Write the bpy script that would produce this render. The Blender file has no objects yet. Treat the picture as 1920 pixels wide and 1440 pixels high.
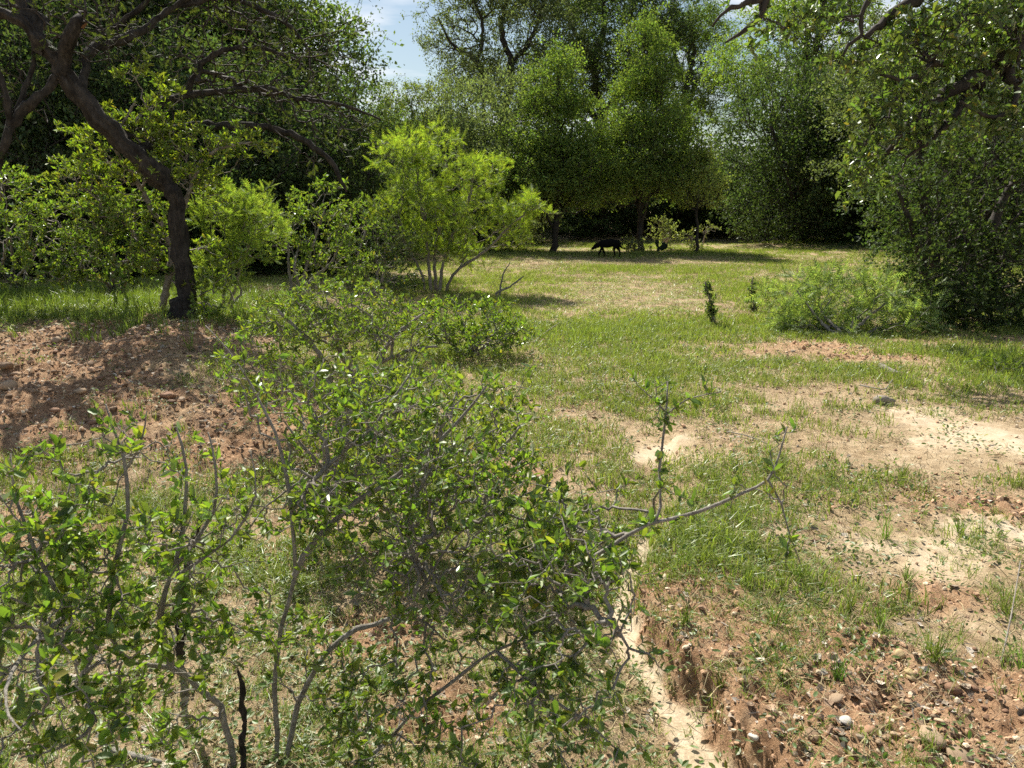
import bpy, math, random
import numpy as np
from mathutils import Vector, Matrix

# ------------------------------------------------------------------ camera
F = 1380.0                      # focal length in pixels of the 1920 px wide photograph
EYE = 1.70
PITCH = math.radians(13.25)
SC = bpy.context.scene
C = SC.collection
cam_d = bpy.data.cameras.new('camera')
cam_d.sensor_width = 36.0
cam_d.lens = 36.0 * F / 1920.0
cam_d.clip_start = 0.05
cam_d.clip_end = 3000.0
cam_d.dof.use_dof = True
cam_d.dof.focus_distance = 4.0
cam_d.dof.aperture_fstop = 9.0
cam = bpy.data.objects.new('camera', cam_d)
C.objects.link(cam)
cam.location = (0, 0, EYE)
cam.rotation_euler = (math.pi / 2 - PITCH, 0, 0)
SC.camera = cam

# ------------------------------------------------------------------ sky and sun
SUN_EL = math.radians(49)
SUN_AZ = math.radians(-24)       # clockwise from +Y (straight ahead), towards +X
W = bpy.data.worlds.new('World')
SC.world = W
W.use_nodes = True
nt = W.node_tree
nt.nodes.clear()
o_ = nt.nodes.new('ShaderNodeOutputWorld')
bg = nt.nodes.new('ShaderNodeBackground')
sky = nt.nodes.new('ShaderNodeTexSky')
sky.sky_type = 'NISHITA'
sky.sun_disc = False
sky.sun_elevation = SUN_EL
sky.sun_rotation = SUN_AZ
sky.air_density = 1.3
sky.dust_density = 0.6
tc = nt.nodes.new('ShaderNodeTexCoord')
sep = nt.nodes.new('ShaderNodeSeparateXYZ')
nt.links.new(tc.outputs['Generated'], sep.inputs[0])
zc = nt.nodes.new('ShaderNodeMath'); zc.operation = 'MAXIMUM'; zc.inputs[1].default_value = 0.06
nt.links.new(sep.outputs['Z'], zc.inputs[0])
dv = nt.nodes.new('ShaderNodeVectorMath'); dv.operation = 'DIVIDE'
cb = nt.nodes.new('ShaderNodeCombineXYZ')
for i in range(3):
    nt.links.new(zc.outputs[0], cb.inputs[i])
nt.links.new(tc.outputs['Generated'], dv.inputs[0])
nt.links.new(cb.outputs[0], dv.inputs[1])
nz = nt.nodes.new('ShaderNodeTexNoise')
nz.inputs['Scale'].default_value = 0.55
nz.inputs['Detail'].default_value = 7
nz.inputs['Roughness'].default_value = 0.55
nt.links.new(dv.outputs[0], nz.inputs['Vector'])
rp = nt.nodes.new('ShaderNodeValToRGB')
rp.color_ramp.elements[0].position = 0.48
rp.color_ramp.elements[1].position = 0.62
nt.links.new(nz.outputs['Fac'], rp.inputs[0])
mx = nt.nodes.new('ShaderNodeMixRGB')
mx.inputs[2].default_value = (10.5, 10.8, 11.4, 1)
nt.links.new(rp.outputs[0], mx.inputs[0])
nt.links.new(sky.outputs[0], mx.inputs[1])
nt.links.new(mx.outputs[0], bg.inputs[0])
bg.inputs[1].default_value = 0.05
nt.links.new(bg.outputs[0], o_.inputs[0])

sun_d = bpy.data.lights.new('sun', 'SUN')
sun_d.energy = 5.0
sun_d.angle = math.radians(0.53)
sun_d.color = (1.0, 0.94, 0.83)
sun = bpy.data.objects.new('sun', sun_d)
C.objects.link(sun)
to_sun = Vector((math.sin(SUN_AZ) * math.cos(SUN_EL), math.cos(SUN_AZ) * math.cos(SUN_EL), math.sin(SUN_EL)))
sun.rotation_euler = to_sun.to_track_quat('Z', 'Y').to_euler()
sun.location = (5, 20, 30)

SC.view_settings.view_transform = 'Standard'
SC.view_settings.look = 'None'
SC.view_settings.exposure = 0.98
SC.view_settings.gamma = 1.0
SC.view_settings.use_curve_mapping = False
SC.render.engine = 'CYCLES'
SC.cycles.max_bounces = 4
SC.cycles.adaptive_threshold = 0.02
SC.cycles.diffuse_bounces = 2
SC.cycles.glossy_bounces = 2
SC.cycles.transmission_bounces = 4
SC.cycles.use_denoising = False
SC.cycles.sample_clamp_indirect = 6.0

# ------------------------------------------------------------------ helpers
rng = np.random.default_rng(11)
random.seed(11)
CT, ST = math.cos(PITCH), math.sin(PITCH)


def ray(px, py):
    u, v = (px - 960.0) / F, (720.0 - py) / F
    d = np.array([u, CT + v * ST, v * CT - ST])
    return d


def P(px, py, d):
    """the place that the photograph shows at (px, py), d metres ahead"""
    r = ray(px, py)
    return np.array([0, 0, EYE]) + r * (d / r[1])


def G0(px, py):
    r = ray(px, py)
    t = EYE / -r[2]
    return r[0] * t, r[1] * t


def smooth(a, b, x):
    t = np.clip((x - a) / (b - a), 0, 1)
    return t * t * (3 - 2 * t)


def _hash(ix, iy, s):
    n = (ix.astype(np.int64) * 374761393 + iy.astype(np.int64) * 668265263 + s * 1442695041) & 0xFFFFFFFF
    n = ((n ^ (n >> 13)) * 1274126177) & 0xFFFFFFFF
    n = n ^ (n >> 16)
    return (n & 0xFFFF) / 65535.0


def vnoise(x, y, s=0):
    x = np.asarray(x, float); y = np.asarray(y, float)
    ix, iy = np.floor(x), np.floor(y)
    fx, fy = x - ix, y - iy
    fx = fx * fx * (3 - 2 * fx); fy = fy * fy * (3 - 2 * fy)
    a = _hash(ix, iy, s); b = _hash(ix + 1, iy, s); c = _hash(ix, iy + 1, s); d = _hash(ix + 1, iy + 1, s)
    return (a * (1 - fx) + b * fx) * (1 - fy) + (c * (1 - fx) + d * fx) * fy


def fbm(x, y, s=0, o=4):
    r, a, t = 0.0, 1.0, 0.0
    for k in range(o):
        r = r + a * vnoise(x * 2.03 ** k + 17.3 * k, y * 2.03 ** k - 9.1 * k, s + k)
        t += a; a *= 0.5
    return r / t


# the wash: a shallow sandy gully that comes towards the camera
def floor_pt(px, py, z):
    r = ray(px, py); t = (EYE - z) / -r[2]
    return r[0] * t, r[1] * t


GULLY = np.array([floor_pt(a, b, z) for a, b, z in [(1375, 1540, -.12), (1305, 1435, -.12), (1270, 1360, -.12), (1232, 1315, -.12), (1180, 1215, -.11), (1160, 1150, -.11),
                                   (1178, 1085, -.10), (1212, 1035, -.09), (1240, 960, -.07), (1262, 890, -.06), (1225, 810, -.03), (1195, 760, -.03)]])
GULLY_W = np.array([.10, .085, .07, .045, .045, .055, .055, .045, .045, .045, .06, .05])


def gully_dist(x, y):
    best = np.full(np.shape(x), 9.0); side = np.zeros(np.shape(x)); wid = np.full(np.shape(x), .1); along = np.zeros(np.shape(x))
    for i in range(len(GULLY) - 1):
        a, b = GULLY[i], GULLY[i + 1]
        ab = b - a; L2 = ab @ ab
        t = np.clip(((x - a[0]) * ab[0] + (y - a[1]) * ab[1]) / L2, 0, 1)
        dx, dy = x - (a[0] + t * ab[0]), y - (a[1] + t * ab[1])
        d = np.hypot(dx, dy)
        m = d < best
        best = np.where(m, d, best)
        side = np.where(m, np.sign(ab[0] * dy - ab[1] * dx), side)
        wid = np.where(m, GULLY_W[i] * (1 - t) + GULLY_W[i + 1] * t, wid)
        along = np.where(m, i + t, along)
    return best, side, wid, along     # side < 0 : right of the wash


def blobs(x, y, lst):
    r = np.zeros(np.shape(x))
    for px, py, rx, ry, w in lst:
        cx, cy = G0(px, py)
        r = np.maximum(r, w * np.exp(-((x - cx) / rx) ** 2 - ((y - cy) / ry) ** 2))
    return r


CLAY = [(1450, 1250, .55, .45, 1), (1330, 1150, .3, .5, 1), (1600, 1400, .8, .35, 1), (1850, 1330, .5, .35, 1), (1750, 1130, .45, .2, .8),
        (1880, 950, .7, .45, .75), (1700, 930, .5, .3, .55), (700, 1200, .35, .3, .9), (850, 1350, .3, .25, .9), (620, 980, .4, .5, .7),
        (950, 900, .5, .6, .8), (480, 820, 1.0, 1.2, .9), (250, 700, 1.6, 1.8, .95), (80, 800, 1.4, 1.5, .95), (60, 1000, .8, .7, .8),
        (1500, 650, 1.6, .9, .5), (1650, 665, 1.0, .7, .6), (1850, 640, 1.4, .8, .6), (1100, 760, .7, .8, .35), (600, 640, 1.2, 1.2, .8), (360, 610, 1.2, 1.0, .9)]
SAND = [(1850, 830, .75, .8, .85), (1760, 860, .8, .5, .6), (1600, 1030, .5, .4, .6), (1750, 1080, .5, .25, .65), (1850, 1180, .45, .3, .65), (1900, 1020, .5, .4, .8),
        (1800, 780, .9, .5, .65), (1260, 850, .3, .5, .8), (1300, 1480, .3, .2, 1), (1500, 1000, .3, .3, .6), (1450, 760, .7, .5, .35), (1350, 560, 1.8, 1.5, .25)]
BARE = [(1500, 650, 1.3, .7, .55), (1640, 672, .9, .5, .7), (1850, 640, 1.6, .5, .7), (1860, 835, .65, .7, 1), (1760, 860, .7, .45, .7), (1600, 1030, .45, .35, .55),
        (1780, 1090, .5, .2, .6), (1870, 1190, .4, .25, .6), (1650, 1410, .9, .3, .9), (1880, 1340, .6, .3, .95), (1400, 1380, .25, .25, .85), (1330, 1200, .18, .35, .6),
        (1880, 960, .7, .4, .6), (250, 700, 1.6, 1.7, .72), (60, 780, 1.5, 1.5, .72), (480, 800, .9, 1.1, .65), (1290, 590, .8, .8, .3), (1200, 560, .7, .8, .25),
        (700, 1180, .22, .2, .7), (850, 1340, .2, .15, .8), (620, 980, .25, .3, .6), (960, 900, .4, .4, .7), (1050, 770, .4, .4, .45), (1450, 740, .6, .4, .35), (1250, 820, .25, .4, .6), (60, 1000, .5, .4, .5)]


def mound(x, y):
    e = -x - 0.9 - 0.12 * (y - 6) + 0.5 * (fbm(x * .5, y * .5, 5, 2) - .5)
    m = smooth(0.0, 2.6, e) * smooth(4.2, 8.0, y + 0.3 * (fbm(x, y, 6, 2) - .5)) * (1 - smooth(13, 22, y))
    q = 5.0 * m + 1.1 * (fbm(x * 1.7, y * 1.7, 16, 3) - .5)
    f = np.floor(q); st_ = (f + smooth(.25, .75, q - f)) / 5.0
    rill = np.abs(fbm(x * 1.1 + .5 * fbm(x, y, 18, 2), y * .45, 17, 3) - .5) * 2
    return 0.44 * (m * .6 + st_ * .4 * smooth(.02, .2, m)) - .06 * smooth(.22, .0, rill) * smooth(.05, .4, m)


def height(x, y):
    x = np.asarray(x, float); y = np.asarray(y, float)
    near = 1 - smooth(9, 20, np.hypot(x, y))
    h = 0.10 * (fbm(x * .25, y * .25, 1, 3) - .5) + 0.05 * (fbm(x * 1.1, y * 1.1, 2, 3) - .5)
    h = h + mound(x, y)
    d, s, w, al = gully_dist(x, y)
    d = d + 0.065 * (fbm(x * 6, y * 6, 8, 3) - .5) + .05 * (fbm(x * 22, y * 22, 13, 3) - .5)
    depth = 0.13 * np.clip(1 - np.maximum(al - 5, 0) / 7, .25, 1)
    right = (s < 0)
    rim_r = smooth(w * .92, w * .92 + .085, d)
    rim_l = smooth(w, w + .45, d)
    rise = np.where(right, rim_r, rim_l)
    fade = np.clip(1.2 - d / 1.5, 0, 1)
    h = h - depth * (1 - rise) + np.where(right, .035 * rim_r * fade, 0)
    cl = clay_mask(x, y)
    rough = near * (0.35 + 0.65 * cl) * np.where(d < w, .15, 1)
    ridg = np.abs(fbm(x * 6, y * 6, 12, 3) - .5) * 2
    h = h + rough * (0.06 * (fbm(x * 4.5, y * 4.5, 9, 3) - .5) + 0.035 * (ridg - .3) + 0.030 * (fbm(x * 17, y * 17, 10, 3) - .5) + .022 * smooth(.5, .75, vnoise(x * 24, y * 24, 14)) + .016 * (vnoise(x * 45, y * 45, 15) - .5))
    h = h + 1.3 * smooth(40, 56, y) + 0.5 * smooth(11, 22, np.abs(x + 1)) * smooth(10, 30, y)
    return h


def clay_mask(x, y):
    b = blobs(x, y, CLAY)
    return np.clip(smooth(.18, .80, b + .9 * (fbm(x * 2.3, y * 2.3, 20, 5) - .5)), 0, 1)


def sand_mask(x, y):
    b = blobs(x, y, SAND)
    d, s, w, al = gully_dist(x, y)
    g = smooth(w + .015, w * .65, d + .09 * (fbm(x * 9, y * 9, 23, 3) - .5)) * np.clip(1.5 - np.maximum(al - 6.3, 0) * 1.1 + 1.5 * (fbm(x * 3, y * 3, 24, 2) - .5), 0, 1)
    return np.clip(np.maximum(smooth(.20, 1.0, b + 1.2 * (fbm(x * 3.2, y * 3.2, 21, 5) - .5)), g), 0, 1)


def Z(x, y):
    return float(height(np.array([x]), np.array([y]))[0])


def GP(px, py):
    """ground point seen at (px, py)"""
    r = ray(px, py)
    t = np.geomspace(1.2, 90, 1500)
    pts = np.array([0, 0, EYE])[None] + r[None] * t[:, None]
    below = np.where(pts[:, 2] < height(pts[:, 0], pts[:, 1]))[0]
    p = pts[below[0]] if len(below) else pts[-1]
    return np.array([p[0], p[1], Z(p[0], p[1])])


def mesh(name, V, Fs, mat=None, smooth_=False, attrs=None):
    """V (n,3); Fs: list of (m,k) index arrays"""
    me = bpy.data.meshes.new(name)
    V = np.ascontiguousarray(V, np.float32)
    Fs = [np.asarray(f, np.int32) for f in Fs if len(f)]
    me.vertices.add(len(V)); me.vertices.foreach_set('co', V.ravel())
    idx = np.concatenate([f.ravel() for f in Fs]).astype(np.int32)
    tot = np.concatenate([np.full(len(f), f.shape[1], np.int32) for f in Fs])
    st = np.concatenate([[0], np.cumsum(tot)[:-1]]).astype(np.int32)
    me.loops.add(len(idx)); me.loops.foreach_set('vertex_index', idx)
    me.polygons.add(len(tot)); me.polygons.foreach_set('loop_start', st)
    me.polygons.foreach_set('use_smooth', np.full(len(tot), bool(smooth_)))
    for k, a in (attrs or {}).items():
        at = me.attributes.new(k, 'FLOAT', 'POINT')
        at.data.foreach_set('value', np.ascontiguousarray(a, np.float32))
    me.update(calc_edges=True)
    if mat:
        me.materials.append(mat)
    return me


class Acc:
    def __init__(s):
        s.V, s.F, s.n = [], {}, 0

    def add(s, V, Fa):
        Fa = np.asarray(Fa)
        s.V.append(np.asarray(V, float)); s.F.setdefault(Fa.shape[1], []).append(Fa + s.n); s.n += len(V)

    def build(s, name, mat, off=(0, 0, 0), smooth_=False):
        V = np.concatenate(s.V) - np.asarray(off)[None]
        return mesh(name, V, [np.concatenate(f) for f in s.F.values()], mat, smooth_)


def obj(name, me, parent=None, loc=None, **props):
    o = bpy.data.objects.new(name, me)
    C.objects.link(o)
    if parent is not None:
        o.parent = parent
    if loc is not None:
        o.location = Vector([float(c) for c in loc])
    for k, v in props.items():
        o[k] = v
    return o


def thing(name, label, cat, loc, group=None, rz=0.0, s=1.0):
    o = obj(name, None, None, loc, label=label, category=cat)
    o.empty_display_size = .1
    o.rotation_euler = (0, 0, rz); o.scale = (s, s, s)
    if group:
        o['group'] = group
    return o


# ------------------------------------------------------------------ materials
def newmat(name):
    m = bpy.data.materials.new(name); m.use_nodes = True
    t = m.node_tree; t.nodes.clear()
    out = t.nodes.new('ShaderNodeOutputMaterial')
    return m, t, out


def N(t, typ, **inp):
    n = t.nodes.new(typ)
    for k, v in inp.items():
        k = k.replace('_', ' ')
        if hasattr(v, 'is_linked') and hasattr(v, 'node'):
            t.links.new(v, n.inputs[k])
        else:
            n.inputs[k].default_value = v
    return n


def mixc(t, fac, a, b, mode='MIX'):
    n = t.nodes.new('ShaderNodeMixRGB'); n.blend_type = mode
    for i, v in enumerate((fac, a, b)):
        if hasattr(v, 'node'):
            t.links.new(v, n.inputs[i])
        else:
            n.inputs[i].default_value = v if i == 0 else (tuple(v) + (1,))[:4]
    return n.outputs[0]


def ramp(t, fac, stops):
    n = t.nodes.new('ShaderNodeValToRGB')
    e = n.color_ramp.elements
    while len(e) < len(stops):
        e.new(0.5)
    for el, (p, c) in zip(e, stops):
        el.position = p; el.color = (c[0], c[1], c[2], 1)
    t.links.new(fac, n.inputs[0])
    return n.outputs[0]


def leaf_mat(name, trans=0.5, tint=(1.5, 1.35, .35), gloss=.10, rough=.38, var=.45, old=0.0):
    """leaf: the object's own colour, a different shade for every leaf, light shining through"""
    m, t, out = newmat(name)
    oi = t.nodes.new('ShaderNodeObjectInfo')
    ge = t.nodes.new('ShaderNodeNewGeometry')
    v = N(t, 'ShaderNodeMapRange'); t.links.new(ge.outputs['Random Per Island'], v.inputs[0])
    v.inputs[3].default_value = 1 - var; v.inputs[4].default_value = 1 + var
    v2 = N(t, 'ShaderNodeMapRange'); t.links.new(oi.outputs['Random'], v2.inputs[0]); v2.inputs[3].default_value = .8; v2.inputs[4].default_value = 1.2
    vm = t.nodes.new('ShaderNodeMath'); vm.operation = 'MULTIPLY'
    t.links.new(v.outputs[0], vm.inputs[0]); t.links.new(v2.outputs[0], vm.inputs[1])
    wn = t.nodes.new('ShaderNodeTexWhiteNoise'); wn.noise_dimensions = '1D'
    t.links.new(ge.outputs['Random Per Island'], wn.inputs['W'])
    h = N(t, 'ShaderNodeMapRange'); t.links.new(wn.outputs['Value'], h.inputs[0])
    h.inputs[3].default_value = .468; h.inputs[4].default_value = .522
    hs = t.nodes.new('ShaderNodeHueSaturation')
    t.links.new(oi.outputs['Color'], hs.inputs['Color']); t.links.new(vm.outputs[0], hs.inputs['Value']); t.links.new(h.outputs[0], hs.inputs['Hue'])
    col = hs.outputs[0]
    if old:
        w2 = t.nodes.new('ShaderNodeTexWhiteNoise'); w2.noise_dimensions = '2D'
        cx = t.nodes.new('ShaderNodeCombineXYZ'); t.links.new(ge.outputs['Random Per Island'], cx.inputs[0]); t.links.new(oi.outputs['Random'], cx.inputs[1])
        t.links.new(cx.outputs[0], w2.inputs['Vector'])
        col = mixc(t, ramp(t, w2.outputs['Value'], [(1 - old * 2, (0, 0, 0)), (1 - old, (.75, .75, .75))]), col, (.30, .24, .05))
    dif = N(t, 'ShaderNodeBsdfDiffuse', Color=col)
    tr = N(t, 'ShaderNodeBsdfTranslucent', Color=mixc(t, 1.0, col, tint, 'MULTIPLY'))
    gl = N(t, 'ShaderNodeBsdfGlossy', Roughness=rough); gl.inputs[0].default_value = (.95, 1, .92, 1)
    m1 = t.nodes.new('ShaderNodeMixShader'); m1.inputs[0].default_value = trans
    t.links.new(dif.outputs[0], m1.inputs[1]); t.links.new(tr.outputs[0], m1.inputs[2])
    m2 = t.nodes.new('ShaderNodeMixShader')
    fr = N(t, 'ShaderNodeLayerWeight', Blend=.25)
    fm = t.nodes.new('ShaderNodeMath'); fm.operation = 'MULTIPLY_ADD'
    t.links.new(fr.outputs['Fresnel'], fm.inputs[0]); fm.inputs[1].default_value = gloss * 2.3; fm.inputs[2].default_value = gloss * .5
    t.links.new(fm.outputs[0], m2.inputs[0]); t.links.new(m1.outputs[0], m2.inputs[1]); t.links.new(gl.outputs[0], m2.inputs[2])
    t.links.new(m2.outputs[0], out.inputs[0])
    return m


def bark_mat(name, c1, c2, scale=30, bump=.6, stretch=.25):
    m, t, out = newmat(name)
    tcn = t.nodes.new('ShaderNodeTexCoord')
    mp = N(t, 'ShaderNodeMapping'); mp.inputs['Scale'].default_value = (1, 1, stretch)
    t.links.new(tcn.outputs['Object'], mp.inputs['Vector'])
    n1 = N(t, 'ShaderNodeTexNoise', Vector=mp.outputs[0], Scale=float(scale), Detail=8.0, Roughness=.7)
    n2 = N(t, 'ShaderNodeTexNoise', Vector=tcn.outputs['Object'], Scale=float(scale) * .22, Detail=3.0)
    col = ramp(t, n1.outputs['Fac'], [(.32, [c * .55 for c in c1]), (.5, c1), (.68, c2)])
    col = mixc(t, .45, col, ramp(t, n2.outputs['Fac'], [(.35, c1), (.65, c2)]))
    bs = N(t, 'ShaderNodeBsdfPrincipled', Base_Color=col, Roughness=.9)
    bs.inputs['Specular IOR Level'].default_value = .2
    bp = N(t, 'ShaderNodeBump', Strength=bump, Distance=.02, Height=n1.outputs['Fac'])
    t.links.new(bp.outputs[0], bs.inputs['Normal'])
    t.links.new(bs.outputs[0], out.inputs[0])
    return m


def plain_mat(name, col, rough=.85, var=.3, scale=40, spec=.2, perobj=False):
    m, t, out = newmat(name)
    tcn = t.nodes.new('ShaderNodeTexCoord')
    n1 = N(t, 'ShaderNodeTexNoise', Vector=tcn.outputs['Object'], Scale=float(scale), Detail=6.0, Roughness=.65)
    ge = t.nodes.new('ShaderNodeNewGeometry')
    oi = t.nodes.new('ShaderNodeObjectInfo')
    base = oi.outputs['Color'] if perobj else None
    if base is None:
        rgb = t.nodes.new('ShaderNodeRGB'); rgb.outputs[0].default_value = tuple(col) + (1,); base = rgb.outputs[0]
    a = N(t, 'ShaderNodeMapRange'); t.links.new(n1.outputs['Fac'], a.inputs[0]); a.inputs[1].default_value = .3; a.inputs[2].default_value = .7
    a.inputs[3].default_value = 1 - var; a.inputs[4].default_value = 1 + var
    sm_ = t.nodes.new('ShaderNodeMath'); sm_.operation = 'ADD'; t.links.new(ge.outputs['Random Per Island'], sm_.inputs[0]); t.links.new(oi.outputs['Random'], sm_.inputs[1])
    fr_ = t.nodes.new('ShaderNodeMath'); fr_.operation = 'FRACT'; t.links.new(sm_.outputs[0], fr_.inputs[0])
    b = N(t, 'ShaderNodeMapRange'); t.links.new(fr_.outputs[0], b.inputs[0])
    b.inputs[3].default_value = 1 - var; b.inputs[4].default_value = 1 + var
    mu = t.nodes.new('ShaderNodeMath'); mu.operation = 'MULTIPLY'
    t.links.new(a.outputs[0], mu.inputs[0]); t.links.new(b.outputs[0], mu.inputs[1])
    hs = t.nodes.new('ShaderNodeHueSaturation'); t.links.new(base, hs.inputs['Color']); t.links.new(mu.outputs[0], hs.inputs['Value'])
    bs = N(t, 'ShaderNodeBsdfPrincipled', Base_Color=hs.outputs[0], Roughness=rough)
    bs.inputs['Specular IOR Level'].default_value = spec
    bp = N(t, 'ShaderNodeBump', Strength=.35, Distance=.006, Height=n1.outputs['Fac'])
    t.links.new(bp.outputs[0], bs.inputs['Normal'])
    t.links.new(bs.outputs[0], out.inputs[0])
    return m


def ground_mat():
    m, t, out = newmat('soil')
    ge = t.nodes.new('ShaderNodeNewGeometry')
    pos = ge.outputs['Position']

    def at(n):
        a = t.nodes.new('ShaderNodeAttribute'); a.attribute_name = n
        return a.outputs['Fac']
    n0 = N(t, 'ShaderNodeTexNoise', Vector=pos, Scale=1.3, Detail=5.0, Roughness=.6).outputs['Fac']
    n1 = N(t, 'ShaderNodeTexNoise', Vector=pos, Scale=11.0, Detail=8.0, Roughness=.7).outputs['Fac']
    n2 = N(t, 'ShaderNodeTexNoise', Vector=pos, Scale=75.0, Detail=6.0, Roughness=.75).outputs['Fac']
    n3 = N(t, 'ShaderNodeTexNoise', Vector=pos, Scale=320.0, Detail=3.0, Roughness=.7).outputs['Fac']
    dirt = ramp(t, n1, [(.3, (.24, .165, .095)), (.5, (.47, .35, .21)), (.7, (.60, .475, .315))])
    clay = ramp(t, n1, [(.30, (.23, .128, .070)), (.5, (.48, .295, .172)), (.70, (.60, .425, .27))])
    sand = ramp(t, n1, [(.3, (.42, .33, .22)), (.5, (.52, .425, .30)), (.75, (.60, .52, .405))])
    c = mixc(t, at('clay'), dirt, clay)
    c = mixc(t, at('sand'), c, sand)
    # humus and old litter ground into the soil
    dk = ramp(t, n2, [(.42, (.36, .33, .30)), (.60, (1, 1, 1))])
    lit = t.nodes.new('ShaderNodeMath'); lit.operation = 'MULTIPLY'
    t.links.new(at('litter'), lit.inputs[0]); lit.inputs[1].default_value = .8
    c = mixc(t, lit.outputs[0], c, mixc(t, 1.0, c, dk, 'MULTIPLY'))
    gr = ramp(t, n3, [(.35, (.72, .70, .68)), (.6, (1.08, 1.08, 1.08))])
    c = mixc(t, .7, c, mixc(t, 1.0, c, gr, 'MULTIPLY'))
    bs = N(t, 'ShaderNodeBsdfPrincipled', Base_Color=c, Roughness=.95)
    bs.inputs['Specular IOR Level'].default_value = .12
    hsum = t.nodes.new('ShaderNodeMath'); hsum.operation = 'MULTIPLY_ADD'
    t.links.new(n2, hsum.inputs[0]); hsum.inputs[1].default_value = .6; t.links.new(n1, hsum.inputs[2])
    hs2 = t.nodes.new('ShaderNodeMath'); hs2.operation = 'MULTIPLY_ADD'
    t.links.new(n3, hs2.inputs[0]); hs2.inputs[1].default_value = .15; t.links.new(hsum.outputs[0], hs2.inputs[2])
    bp = N(t, 'ShaderNodeBump', Distance=.035, Height=hs2.outputs[0])
    bst = N(t, 'ShaderNodeMapRange'); t.links.new(at('sand'), bst.inputs[0]); bst.inputs[3].default_value = .9; bst.inputs[4].default_value = .22
    t.links.new(bst.outputs[0], bp.inputs['Strength'])
    t.links.new(bp.outputs[0], bs.inputs['Normal'])
    t.links.new(bs.outputs[0], out.inputs[0])
    return m


M = {}
M['soil'] = ground_mat()
M['leaf'] = leaf_mat('shrub_leaf', .55, (1.32, 1.36, .45), .07, .48, .5, .016)
M['far_leaf'] = leaf_mat('tree_leaf', .55, (1.32, 1.32, .5), .025, .55, .55)
M['feather'] = leaf_mat('feathery_leaf', .55, (1.35, 1.35, .5), .02, .6, .55)
M['blade'] = leaf_mat('grass_blade', .45, (1.2, 1.3, .5), .03, .5, .45)
M['bark'] = bark_mat('rough_bark', (.018, .016, .014), (.085, .077, .068), 34, 1.0)
M['dark_bark'] = bark_mat('dark_bark', (.035, .030, .026), (.085, .075, .066), 20)
M['grey_bark'] = bark_mat('grey_bark', (.20, .18, .15), (.46, .43, .38), 90, .8, .6)
M['twig'] = bark_mat('twig', (.17, .15, .125), (.36, .33, .29), 60, .3)
M['char'] = bark_mat('charred_wood', (.012, .011, .010), (.10, .09, .08), 70, 1.0)
M['cut'] = plain_mat('cut_wood', (.20, .105, .055), .8, .3, 60)
M['stone'] = plain_mat('stone', (.3, .2, .14), .8, .28, 30, .25, True)
M['gravel'] = plain_mat('gravel', (.33, .20, .125), .85, .45, 40)
M['litter'] = plain_mat('dead_leaf', (.27, .215, .165), .85, .5, 40)
M['straw'] = plain_mat('dry_straw', (.35, .285, .16), .8, .35, 30)
M['fur'] = plain_mat('black_fur', (.006, .006, .006), .85, .3, 60, .05)
M['cactus'] = plain_mat('cactus_pad', (.012, .022, .010), .6, .25, 20)

# ------------------------------------------------------------------ ground
th = np.concatenate([np.radians(np.linspace(-43, 43, 381)), np.radians(np.linspace(43, 317, 50)[1:-1])])
rr = np.concatenate([[.25, .5, .75], np.geomspace(1.2, 60, 400), np.geomspace(60, 900, 26)[1:]])
TH, RR = np.meshgrid(th, rr)
gx, gy = RR * np.sin(TH), RR * np.cos(TH)
gz = height(gx, gy)
nr, na = gx.shape
V = np.stack([gx.ravel(), gy.ravel(), gz.ravel()], 1)
V = np.vstack([V, [[0, 0, Z(0, 0)]]])
i, j = np.meshgrid(np.arange(nr - 1), np.arange(na), indexing='ij')
j2 = (j + 1) % na
Q = np.stack([i * na + j, (i + 1) * na + j, (i + 1) * na + j2, i * na + j2], -1).reshape(-1, 4)[:, ::-1]
jj = np.arange(na)
T0 = np.stack([np.full(na, nr * na), jj, (jj + 1) % na], 1)[:, ::-1]
cl = clay_mask(V[:, 0], V[:, 1]); sa = sand_mask(V[:, 0], V[:, 1])
lt = np.clip(.35 + .9 * (fbm(V[:, 0] * .9, V[:, 1] * .9, 31, 3) - .35), 0, 1)
lt = np.clip(lt + .5 * smooth(.08, .3, mound(V[:, 0], V[:, 1])), 0, 1)
lt = np.maximum(lt, smooth(43, 47, V[:, 1]))
gd, gs_, gw, gal = gully_dist(V[:, 0], V[:, 1])
cl = np.maximum(cl, np.where((gs_ < 0) & (gal < 6), smooth(.45, .2, gd + .2 * (fbm(V[:, 0] * 5, V[:, 1] * 5, 33, 3) - .5)), 0))
ground = obj('ground', mesh('ground', V, [Q, T0], M['soil'], True, {'clay': cl, 'sand': sa, 'litter': lt}), kind='structure')


# ------------------------------------------------------------------ plant growing
def norm(a):
    return a / np.maximum(np.linalg.norm(a, axis=-1, keepdims=True), 1e-9)


def resample(pts, rad, step):
    pts = np.asarray(pts, float); rad = np.asarray(rad, float)
    out, ro = [], []
    n = len(pts)
    for k in range(n - 1):
        p0, p1, p2, p3 = pts[max(k - 1, 0)], pts[k], pts[k + 1], pts[min(k + 2, n - 1)]
        m = max(2, int(np.linalg.norm(p2 - p1) / step))
        for q in range(m):
            t = q / m
            out.append(.5 * ((2 * p1) + (p2 - p0) * t + (2 * p0 - 5 * p1 + 4 * p2 - p3) * t * t + (3 * p1 - p0 - 3 * p2 + p3) * t ** 3))
            ro.append(rad[k] * (1 - t) + rad[k + 1] * t)
    out.append(pts[-1]); ro.append(rad[-1])
    return np.array(out), np.array(ro)


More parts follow.
